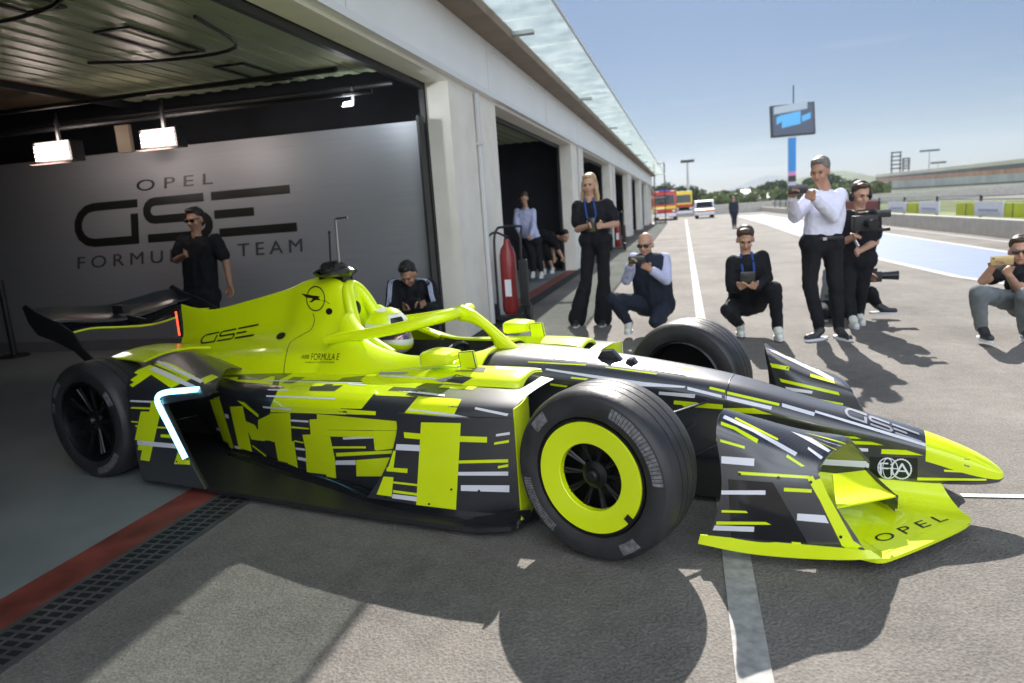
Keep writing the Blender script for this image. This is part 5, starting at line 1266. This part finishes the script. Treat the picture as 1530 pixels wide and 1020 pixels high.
    if vest:
        def arms_only(bm): arms(bm, .014, .9); capsule(bm, (shL + shR) / 2 - Vector((0, 0, .02)), neck - Vector((0, 0, .02)), .075, .062)
        blend('shirt', arms_only, vest, t, .012, 2, .006, base)
        blend('waistcoat', lambda bm: torso(bm, .016), top, t, .013, 3, .006, base)
    else: blend('shirt', shirt, top, t, .014, 3, .007, base)
    if top != 'cblk' or sleeve == 'short':
        mb = MB(); cc_ = neck - Vector((0, 0, .05)) - base; rr_ = .078
        rg0 = [cc_ + Vector((rr_ * math.cos(a_), rr_ * .9 * math.sin(a_), -.01)) for a_ in [rad(-70 + 320 * k / 20) for k in range(21)]]; rg1 = [p + Vector(((p.x - cc_.x) * .10 * -1, (p.y - cc_.y) * -.1, .028)) for p in rg0]
        mb.shell([rg0, rg1], .004, 0); mb.build('collar', vest or top, t)
    if 'kL' in P or 'kR' in P:
        def tr(bm):
            legs(bm, .012, short=shorts)
            for s_ in (-1, 1): capsule(bm, pel + rt * s_ * .07 + Vector((0, 0, .02)), pel + rt * s_ * .085, .122 * wide, .124 * wide)
            capsule(bm, pel + Vector((0, 0, .02)), pel, .126 * wide, .127 * wide)
        blend('shorts' if shorts else 'trousers', tr, bot, t, .015, 3, .007, base)
    for s_ in 'LR':
        if 'f' + s_ in P:
            f = P['f' + s_]; tw = J['f' + s_ + 'd'] if 'f' + s_ + 'd' in J else (0, -1)
            td = Vector((tw[0], tw[1], 0)).normalized()
            def shoe_(bm):
                capsule(bm, Vector((f.x, f.y, f.z + .045)), f + td * .06 + Vector((0, 0, .01)), .043, .040); capsule(bm, f + td * .05, f + td * .15 + Vector((0, 0, -.004)), .040, .033)
            so_ = blend('shoe', shoe_, shoe, t, .009, 2, base=base)
            mb = MB(); n_ = 18; rg = [Vector((f.x, f.y, 0)) + td * (.05 + .135 * math.cos(2 * math.pi * k / n_)) + td.orthogonal().normalized().cross(Vector((0, 0, 1))) * 0 + Vector((-td.y, td.x, 0)) * .045 * math.sin(2 * math.pi * k / n_) for k in range(n_)]
            z0 = max(.002, f.z - .04); mb.prism([p - base + Vector((0, 0, z0)) for p in rg], (0, 0, .022)); mb.build('sole', 'signw' if shoe != 'shoeb' or True else 'blk', so_)
    # hair
    if not bald:
        def hr_(bm):
            ellip(bm, hc(0, -.030, .062), (.082 * hs, .090 * hs, .080 * hs), HM); ellip(bm, hc(0, -.055, .0), (.076 * hs, .058 * hs, .085 * hs), HM)
            ellip(bm, hc(.01, .035, .108), (.058 * hs, .045 * hs, .026 * hs), HM)
            if longhair:
                for s_ in (-1, 1): capsule(bm, hc(s_ * .07, -.02, .02), hc(s_ * .085, 0, -.12), .03, .028, 8); capsule(bm, hc(s_ * .085, 0, -.12), hc(s_ * .10, .03, -.24), .028, .015, 8)
                capsule(bm, hc(0, -.06, .0), hc(0, -.07, -.2), .07, .05)
        blend('hair', hr_, hair, t, .009, 1, .006, base)
    mb = MB()
    for s_ in (-1, 1):
        mb = MB(); mb.ell(hc(s_ * .031, .074, .010) - base, (.0085 * hs,) * 3, n=6); mb.build('eye', 'eye', t)
        if not glasses: mb = MB(); mb.tube([hc(s_ * .016, .094, .028) - base, hc(s_ * .032, .094, .033) - base, hc(s_ * .048, .086, .029) - base], .0035, n=6); mb.build('eyebrow', hair, t)
    mb = MB(); mb.tube([hc(-.024, .077, -.058) - base, hc(0, .087, -.057) - base, hc(.024, .077, -.058) - base], [.003, .005, .003], n=6); mb.build('mouth', 'lip', t)
    if glasses:
        for s_ in (-1, 1):
            mb = MB(); mb.ell(hc(s_ * .034, .093, .008) - base, (.030 * hs, .008, .019 * hs), n=8, M3=HM); g_ = mb.build('sunglass_lens', 'blkg', t)
        mb = MB(); mb.tube([hc(-.07, .0, .02) - base, hc(-.066, .08, .02) - base, hc(0, .10, .018) - base, hc(.066, .08, .02) - base, hc(.07, 0, .02) - base], .004, n=6); mb.build('sunglass_frame', 'blkg', t)
    if headset:
        mb = MB(); mb.tube(spl([hc(-.088, -.01, 0) - base, hc(-.075, -.01, .09) - base, hc(0, -.01, .135) - base, hc(.075, -.01, .09) - base, hc(.088, -.01, 0) - base], 4), .012, n=8); mb.build('headset_band', 'blk', t)
        for s_ in (-1, 1): mb = MB(); mb.ell(hc(s_ * .092, 0, -.01) - base, (.022, .04, .045), n=8, M3=HM); mb.build('ear_cup', 'blk', t)
    if lanyard:
        mb = MB(); c0 = (shL + shR) / 2
        a = [neck + rt * -.05 + Vector((0, -.05, .0)), c0 + rt * -.05 + Vector((0, -.135, -.12)), chest + Vector((0, -.165, -.02))]; b = [neck + rt * .05 + Vector((0, -.05, 0)), c0 + rt * .05 + Vector((0, -.135, -.12)), chest + Vector((0, -.165, -.02))]
        mb.tube([p - base for p in spl(a, 3)], .011, n=6, sy=.5); mb.tube([p - base for p in spl(b, 3)], .011, n=6, sy=.5); mb.build('lanyard', 'cblue', t)
    if stripes:
        for s_ in 'LR':
            for k in (-1, 0, 1):
                mb = MB(); s0, el, wr = P['s' + s_], P['e' + s_], P['w' + s_]; o_ = Vector((k * .017, -.062, .03))
                mb.tube([q - base for q in spl([neck.lerp(s0, .45) + Vector((k * .008, -.03, .055)), s0 + o_ + Vector((0, .02, .01)), s0.lerp(el, .5) + o_ * .95, el + Vector((k * .017, -.055, .0)), el.lerp(wr, .85) + Vector((k * .012, -.047, .01))], 4)], .0065, n=6, sy=.6); mb.build('sleeve_stripe', 'clav', t)
    if hold:
        c = P['hold']; w_, h_ = hold
        ph = thing('phone' if phone != 'camera' else 'camera', '', 'phone')
        mb = MB(); mb.box((-w_ / 2, -.006, -h_ / 2), (w_ / 2, .006, h_ / 2)); mb.build('case', phone, ph, bevel=.003)
        mb = MB(); mb.ell((-w_ / 2 + .018, -.008, h_ / 2 - .018), (.008, .004, .008), n=6); mb.build('lens', 'blkg', ph)
        ph.location = c; ph['label'] = 'x'; return t, ph
    return t, None
def pj(ox, oy, s): return lambda x, y, d=0.0: (ox + x / s, oy + y / s, d)
# woman in black with wide trousers
q = pj(820, 230, 3.517)
t, ph = person('standing woman in black blouse and wide black trousers, blue lanyard, by the garage columns', 8.15, dict(
    head=q(212, 165), neck=q(212, 232), sL=q(152, 275), sR=q(306, 262), chest=q(232, 350), pel=q(245, 450), eL=q(152, 395, -.02), eR=q(352, 365, .0), wL=q(205, 378, -.30), wR=q(285, 378, -.27), hold=q(225, 372, -.40),
    kL=q(198, 660), kR=q(290, 660), fL=q(148, 895), fR=q(285, 893)), hair='hblond', longhair=True, sleeve='short', flare=True, shoe='shoeb', hold=(.075, .15), lanyard=True, wide=.92, look=(-.1, -1, -.1))
ph['label'] = 'dark phone held at waist height by the blond woman'
# crouching bald man
t, ph = person('crouching bald man in navy waistcoat and pale shirt filming with a phone, sunglasses on', 7.4, dict(
    head=q(508, 478), neck=q(520, 528, .03), sL=q(452, 548), sR=q(606, 548), chest=q(540, 650, .03), pel=q(555, 790, .12), eL=q(408, 660, -.1), eR=q(618, 660, -.08), wL=q(432, 575, -.28), wR=q(530, 605, -.24), hold=q(462, 556, -.38),
    kL=q(335, 762, -.32), kR=q(560, 880, -.30), fL=q(420, 915, -.10), fR=q(600, 895, .15)), bald=True, glasses=True, top='cnavy', vest='clav', bot='cnavy', hold=(.16, .075), wide=1.08, look=(-.25, -1, -.15))
ph['label'] = 'phone held level in front of the face of the bald crouching man'
# young man crouching in the middle
q = pj(1050, 220, 3.188)
t, ph = person('crouching young man in black jacket and black trousers with pale trainers, blue lanyard', 7.2, dict(
    head=q(203, 440), neck=q(205, 500, .02), sL=q(142, 545), sR=q(284, 520), chest=q(212, 620, .03), pel=q(205, 745, .14), eL=q(135, 668, -.06), eR=q(308, 625, -.06), wL=q(175, 672, -.28), wR=q(258, 668, -.28), hold=q(215, 618, -.36),
    kL=q(118, 775, -.25), kR=q(343, 672, -.32), fL=q(178, 870, .05), fR=q(358, 888, -.2)), hold=(.13, .10), lanyard=True, look=(0, -1, -.45), wide=.98)
ph['label'] = 'dark phone held low in both hands by the young crouching man'
# man in the white shirt
t, ph = person('tall standing man in a white shirt and slim black trousers holding up a phone', 6.95, dict(
    head=q(558, 118), neck=q(580, 185, .02), sL=q(522, 232, -.02), sR=q(652, 226, .06), chest=q(585, 320, .02), pel=q(568, 452, .02), eL=q(438, 330, -.14), eR=q(618, 330, -.12), wL=q(425, 238, -.36), wR=q(530, 245, -.34), hold=q(455, 200, -.45),
    kL=q(510, 655, -.02), kR=q(632, 655, .02), fL=q(560, 895, .0), fR=q(650, 895, .03), fLd=(-.9, -.6), fRd=(.4, -1)), hair='hgry', top='cwht', shoe='shoeb', skin='skin2', hold=(.16, .075), look=(-.5, -1, -.25), wide=1.0)
ph['label'] = 'phone held level at face height by the man in the white shirt'
t['group'] = 'people watching the car'
mb = MB(); pel = wy(*pj(1050, 220, 3.188)(568, 432)[:2], 6.97); b0 = Vector(t.location)
mb.tube([pel - b0 + Vector((.165 * math.cos(a), .125 * math.sin(a), 0)) for a in [2 * math.pi * k / 24 for k in range(25)]], .018, n=6, caps=False, sy=1); mb.build('belt', 'blk', t)
mb = MB(); mb.box((-.016, -.147, -.013), (.016, -.139, .013)); mb.v = [p + (pel - b0) for p in mb.v]; mb.build('buckle', 'metal', t)
# camera operator
t, ph = person('standing camera operator in black with headset, just behind the man in the white shirt', 7.7, dict(
    head=q(752, 228), neck=q(748, 295, .02), sL=q(690, 330), sR=q(812, 330), chest=q(745, 420), pel=q(730, 530), eL=q(668, 450, .0), eR=q(820, 450, .0), wL=q(722, 425, -.30), wR=q(748, 492, -.28),
    kL=q(690, 690, -.04), kR=q(752, 690, .04), fL=q(715, 850, -.1), fR=q(745, 838, .1)), sleeve='short', headset=True, shoe='shoe', look=(.3, -1, -.3), wide=.98)
q2 = lambda x, y, d: wy(*pj(1050, 220, 3.188)(x, y)[:2], 7.7 + d)
K7 = .72
rg = thing('video_camera_rig', 'black video camera rig with top handle carried by the camera operator', 'video camera', tuple(q2(775, 360, -.35)))
mb = MB(); mb.box((-.15, -.1, -.1), (.13, .12, .10)); mb.build('camera_body', 'blk', rg, bevel=.015)
mb = MB(); mb.tube([(.0, -.11, .0), (.03, -.2, .0), (.04, -.29, -.01)], [.055, .055, .065], n=20); mb.build('lens', 'blkg', rg)
mb = MB(); mb.tube([(-.12, 0, .10), (-.1, 0, .17), (.1, 0, .17), (.12, 0, .10)], .014, n=8); mb.build('top_handle', 'blk', rg)
mb = MB(); mb.box((.13, -.03, .06), (.30, -.01, .16)); mb.build('monitor', 'blkg', rg, bevel=.005)
mb = MB(); mb.tube([(.1, 0, -.09), (.2, -.02, -.1), (.29, -.03, -.09)], [.02, .02, .028], n=8); mb.build('grip', 'blk', rg)
mb = MB(); mb.tube([(-.1, 0, -.1), (-.12, 0, -.22), (-.08, 0, -.30)], .018, n=8); mb.build('support_arm', 'metal', rg)
# kneeling photographer behind
t, ph = person('kneeling grey-clad photographer mostly hidden behind the legs of the man in white', 8.1, dict(
    head=q(700, 500, .3), neck=q(690, 545, .25), sL=q(600, 600, .1), sR=q(720, 590, .1), chest=q(650, 660, .1), pel=q(640, 760, .1), eL=q(600, 690, 0), eR=q(740, 650, 0), wL=q(700, 620, -.1), wR=q(785, 625, -.12),
    kL=q(580, 790, -.25), kR=q(800, 690, -.1), fL=q(570, 860, 0), fR=q(835, 775, -.05), fRd=(.9, -.3)), top='cgry', bot='cblk', shoe='shoeb', look=(.9, -.5, -.1), hair='hblk')
rg.scale = (K7, K7, K7)
cm = thing('photo_camera', 'black photo camera with a long lens pointing right from behind the camera operator', 'camera', tuple(wy(1310, 412, 8.0)))
mb = MB(); mb.box((-.10, -.05, -.06), (.04, .05, .05)); mb.box((-.06, -.03, .05), (.0, .03, .085)); mb.build('camera_body', 'blk', cm, bevel=.01)
mb = MB(); mb.tube([(.04, 0, 0), (.10, -.01, 0), (.16, -.02, 0), (.20, -.025, 0)], [.038, .04, .045, .05], n=20); mb.build('lens', 'blkg', cm)
# man crouching at the right edge
q = pj(1380, 300, 4.25)
t, ph = person('crouching man in grey-blue trousers at the right picture edge raising a gold phone', 6.9, dict(
    head=q(612, 318, .02), neck=q(625, 385, .08), sL=q(560, 420, .05), sR=q(735, 430, .1), chest=q(655, 530, .08), pel=q(690, 660, .1), eL=q(378, 505, -.22), eR=q(600, 560, -.12), wL=q(432, 425, -.32), wR=q(540, 470, -.3), hold=q(498, 378, -.42),
    kL=q(345, 580, -.40), kR=q(640, 600, -.4), fL=q(375, 850, -.32), fR=q(650, 880, -.2)), top='cblk', sleeve='short', bot='cgry', shoe='shoeb', glasses=True, hold=(.165, .075), phone='gold', look=(-.3, -1, -.1))
ph['label'] = 'gold coloured phone raised by the crouching man at the right picture edge'
# man in the garage in a dark polo
q = pj(240, 300, 3.4)
t, ph = person('standing man in black polo shirt and dark glasses inside the garage before the lettering', 6.6, dict(
    head=q(174, 98), neck=q(180, 165), sL=q(112, 205), sR=q(280, 200), chest=q(200, 330), pel=q(210, 480), eL=q(82, 300, -.05), eR=q(332, 310, 0), wL=q(125, 275, -.30), wR=q(352, 425, -.03), kL=q(175, 700), kR=q(260, 700), fL=q(180, 905), fR=q(270, 905)),
    sleeve='short', glasses=True, skin='skin2', hair='hblk', shoe='shoeb', wide=1.08, group='people inside the garages')
# man in tracksuit top
t, ph = person('man in black tracksuit top with white sleeve stripes crouching in the garage behind the helmet', 6.6, dict(
    head=q(1258, 375, -.05), neck=q(1262, 415, .08), sL=q(1182, 425, .05), sR=q(1368, 425, .05), chest=q(1275, 560, .05), pel=q(1275, 700, .15), eL=q(1170, 560, -.1), eR=q(1408, 555, -.1), wL=q(1235, 548, -.33), wR=q(1345, 535, -.33), hold=q(1280, 520, -.42),
    kL=q(1180, 640, -.35), kR=q(1380, 640, -.35), fL=q(1190, 850, -.2), fR=q(1370, 850, -.2)), hair='hblk', stripes=True, hold=(.15, .09), look=(0, -1, -.75), group='people inside the garages', skin='skin2')
ph['label'] = 'dark phone held low by the man in the striped tracksuit top'
# people in second bay
q = pj(620, 100, 2.429)
t, ph = person('person in pale shirt and dark trousers bending over inside the second garage bay', 13.6, dict(
    head=q(395, 478, -.1), neck=q(400, 505), sL=q(372, 525), sR=q(428, 525), chest=q(405, 570), pel=q(425, 630, .1), eL=q(366, 570, -.1), eR=q(430, 580, -.1), wL=q(378, 600, -.3), wR=q(420, 610, -.3), kL=q(425, 690), kR=q(450, 690, .1), fL=q(430, 755), fR=q(460, 757)), top='clav', hair='hbrn', shoe='shoe', group='people inside the garages', look=(.1, -1, -.5))
t, ph = person('person in black top and shorts leaning forward inside the second garage bay', 14.2, dict(
    head=q(545, 615, -.3), neck=q(520, 618, -.15), sL=q(495, 608, -.1), sR=q(510, 628, -.2), chest=q(470, 615), pel=q(445, 622, .1), eL=q(500, 660, -.1), eR=q(520, 665, -.2), wL=q(505, 690, -.2), wR=q(535, 690, -.3), kL=q(455, 690), kR=q(485, 690, .1), fL=q(470, 745), fR=q(500, 740)), hair='hblk', sleeve='short', shorts=True, group='people inside the garages', look=(.6, -.8, -.4))
# far walker
t, ph = person('small distant figure in dark clothes walking on the pit lane', 36.0, dict(
    head=(1096, 298, 0), neck=(1096, 301.5, 0), sL=(1091.5, 303, 0), sR=(1101, 303, 0), chest=(1096, 309, 0), pel=(1096.5, 317, 0), eL=(1090.5, 310, 0), eR=(1102, 310, 0), wL=(1091, 317, 0), wR=(1102, 317, 0), kL=(1095, 327, 0), kR=(1099, 327, .1), fL=(1095.5, 339, 0), fR=(1099, 338, .1)), top='cnavy', bot='cnavy', shoe='shoeb')
# driver
dr = thing('person', 'driver in the cockpit wearing a pale green and white helmet with mirrored visor', 'person', tuple(MC @ Vector((-1.55, 0, .3))), TH)
cen = cy(581, 494, 0) - Vector((-1.55, 0, .3)); 
def dbody(bm):
    c = cen
    ellip(bm, c, (.09, .08, .11)); capsule(bm, c + Vector((0, 0, -.05)), c + Vector((-.02, 0, -.18)), .06, .065)
    for s_ in (-1, 1):
        capsule(bm, c + Vector((-.02, 0, -.2)), c + Vector((-.02, s_ * .16, -.24)), .08, .07); capsule(bm, c + Vector((-.02, s_ * .17, -.24)), c + Vector((.15, s_ * .2, -.38)), .055, .05); capsule(bm, c + Vector((.15, s_ * .2, -.38)), c + Vector((.36, s_ * .13, -.18)), .045, .035)
        capsule(bm, c + Vector((.36, s_ * .13, -.18)), c + Vector((.42, s_ * .12, -.13)), .035, .03)
        for k in range(4): capsule(bm, c + Vector((.42, s_ * .12, -.13 - .018 * k + .02)), c + Vector((.46, s_ * (.105 - .004 * k), -.13 - .018 * k + .02)), .010, .009, 8)
        capsule(bm, c + Vector((.40, s_ * .10, -.12)), c + Vector((.43, s_ * .08, -.09)), .012, .010, 8)
    capsule(bm, c + Vector((-.03, 0, -.22)), c + Vector((.05, 0, -.42)), .13, .14)
blend('body', dbody, 'cblk', dr, .011, 2)
def dh(bm): ellip(bm, cen + Vector((-.01, 0, .01)), (.142, .118, .128)); ellip(bm, cen + Vector((.045, 0, -.062)), (.105, .092, .075)); 
he = blend('helmet', dh, 'helm', dr, .008, 3)
bv = BVHTree.FromPolygons([tuple(v.co) for v in he.data.vertices], [tuple(p.vertices) for p in he.data.polygons])
def on(px_dir, off=.003):
    h = bv.ray_cast(cen, px_dir); return h[0] + Vector(px_dir).normalized() * off
def hp(az0, az1, e0, e1, off, name, m, n=16):
    mb = MB(); mb.grid([[on(Vector((math.cos(rad(e)) * math.cos(rad(a)), math.cos(rad(e)) * math.sin(rad(a)), math.sin(rad(e)))), off) for a in [az0 + (az1 - az0) * k / n for k in range(n + 1)]] for e in [e0 + (e1 - e0) * j / 8 for j in range(9)]]); return mb.build(name, m, he)
hp(-82, 82, -16, 14, .005, 'visor', 'visor'); hp(-84, 84, 15, 19, .007, 'visor_strip', mat('orange_visor_strip', (.55, .16, .04), .3)); hp(-60, 60, -38, -27, .004, 'chin_band', 'yel'); hp(-150, -50, 26, 62, .003, 'crown_patch', 'yel'); hp(-175, -95, -8, 12, .003, 'side_patch', 'blk'); hp(60, 150, 30, 55, .003, 'crown_patch', 'yel')
hp(-60, 60, 52, 84, .0035, 'top_patch', 'yel'); hp(-45, -5, 24, 40, .003, 'brow_patch', 'blk')
# ============================================================ CAMERA / LIGHT
cam = bpy.data.cameras.new('camera'); co = bpy.data.objects.new('camera', cam); COL.objects.link(co); S.camera = co
cam.sensor_width = 36; cam.lens = 36 * F / 1530; cam.clip_start = .05; cam.clip_end = 4000
right = Vector((VX.x, VY.x, VZ.x)); down = Vector((VX.y, VY.y, VZ.y)); fwd = Vector((VX.z, VY.z, VZ.z))
mm = Matrix((right, -down, -fwd)).transposed().to_4x4(); mm.translation = EYE; co.matrix_world = mm
cam.dof.use_dof = True; cam.dof.focus_distance = 3.1; cam.dof.aperture_fstop = 2.4
SUN_EL, SUN_AZ = rad(38), rad(-2)
sl = bpy.data.lights.new('sun', 'SUN'); sl.energy = 3.7; sl.angle = rad(.53); sl.color = (1, .94, .875); so = bpy.data.objects.new('sun', sl); COL.objects.link(so)
sd = Vector((math.sin(SUN_AZ) * math.cos(SUN_EL), math.cos(SUN_AZ) * math.cos(SUN_EL), math.sin(SUN_EL)))
so.rotation_euler = sd.to_track_quat('Z', 'Y').to_euler(); so.location = (0, 0, 20)
W = bpy.data.worlds.new('World'); S.world = W; W.use_nodes = True; nt = W.node_tree
sk = nt.nodes.new('ShaderNodeTexSky'); sk.sky_type = 'NISHITA'; sk.sun_disc = False; sk.sun_elevation = SUN_EL; sk.sun_rotation = SUN_AZ
sk.air_density = .8; sk.dust_density = .25; sk.ozone_density = 2.6
tm = nt.nodes.new('ShaderNodeMix'); tm.data_type = 'RGBA'; tm.blend_type = 'MULTIPLY'; tm.inputs['Factor'].default_value = 1; tm.inputs[7].default_value = (.56, .60, .63, 1)
nt.links.new(sk.outputs[0], tm.inputs[6]); 
tcw = nt.nodes.new('ShaderNodeTexCoord'); sx = nt.nodes.new('ShaderNodeSeparateXYZ'); nt.links.new(tcw.outputs['Generated'], sx.inputs[0])
def mrn(src, a, b):
    q = nt.nodes.new('ShaderNodeMapRange'); q.inputs['From Min'].default_value = a; q.inputs['From Max'].default_value = b; nt.links.new(src, q.inputs['Value']); return q.outputs['Result']
def mul(a, b):
    q = nt.nodes.new('ShaderNodeMath'); q.operation = 'MULTIPLY'; nt.links.new(a, q.inputs[0]); nt.links.new(b, q.inputs[1]); return q.outputs[0]
# bright cloud bank added behind the camera, unseen, to fill the car's shaded side
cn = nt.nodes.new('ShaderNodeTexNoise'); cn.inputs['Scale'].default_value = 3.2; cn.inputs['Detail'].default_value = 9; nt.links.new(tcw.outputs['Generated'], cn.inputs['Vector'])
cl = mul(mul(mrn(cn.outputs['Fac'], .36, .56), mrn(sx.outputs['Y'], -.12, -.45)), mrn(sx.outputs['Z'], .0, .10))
mpw = nt.nodes.new('ShaderNodeMapping'); mpw.inputs['Rotation'].default_value = (0, rad(12), rad(20)); mpw.inputs['Scale'].default_value = (1.2, 1.2, 14); nt.links.new(tcw.outputs['Generated'], mpw.inputs['Vector'])
ci = nt.nodes.new('ShaderNodeTexNoise'); ci.inputs['Scale'].default_value = 1.6; ci.inputs['Detail'].default_value = 6; nt.links.new(mpw.outputs['Vector'], ci.inputs['Vector'])
mci = nt.nodes.new('ShaderNodeMix'); mci.data_type = 'RGBA'; cm_ = mrn(ci.outputs['Fac'], .56, 1.5); nt.links.new(cm_, mci.inputs['Factor']); hz_ = mrn(sx.outputs['Z'], -.02, .30)
mh = nt.nodes.new('ShaderNodeMix'); mh.data_type = 'RGBA'; mh.blend_type = 'MULTIPLY'; mh.inputs['Factor'].default_value = 1; nt.links.new(tm.outputs[2], mh.inputs[6])
hr_ = nt.nodes.new('ShaderNodeValToRGB'); hr_.color_ramp.elements[0].color = (.62, .56, .55, 1); hr_.color_ramp.elements[1].color = (.92, .92, .92, 1); nt.links.new(hz_, hr_.inputs['Fac']); nt.links.new(hr_.outputs['Color'], mh.inputs[7])
nt.links.new(mh.outputs[2], mci.inputs[6]); mci.inputs[7].default_value = (9, 9.2, 9.6, 1)
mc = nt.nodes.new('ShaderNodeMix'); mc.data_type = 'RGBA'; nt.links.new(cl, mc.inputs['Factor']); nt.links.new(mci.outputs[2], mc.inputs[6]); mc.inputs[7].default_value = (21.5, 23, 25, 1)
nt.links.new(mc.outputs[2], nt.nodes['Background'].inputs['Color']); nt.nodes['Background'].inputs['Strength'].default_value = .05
S.view_settings.view_transform = 'Standard'; S.view_settings.look = 'None'; S.view_settings.exposure = EXPO; S.view_settings.gamma = 1
S.cycles.max_bounces = 8; S.cycles.sample_clamp_indirect = 6
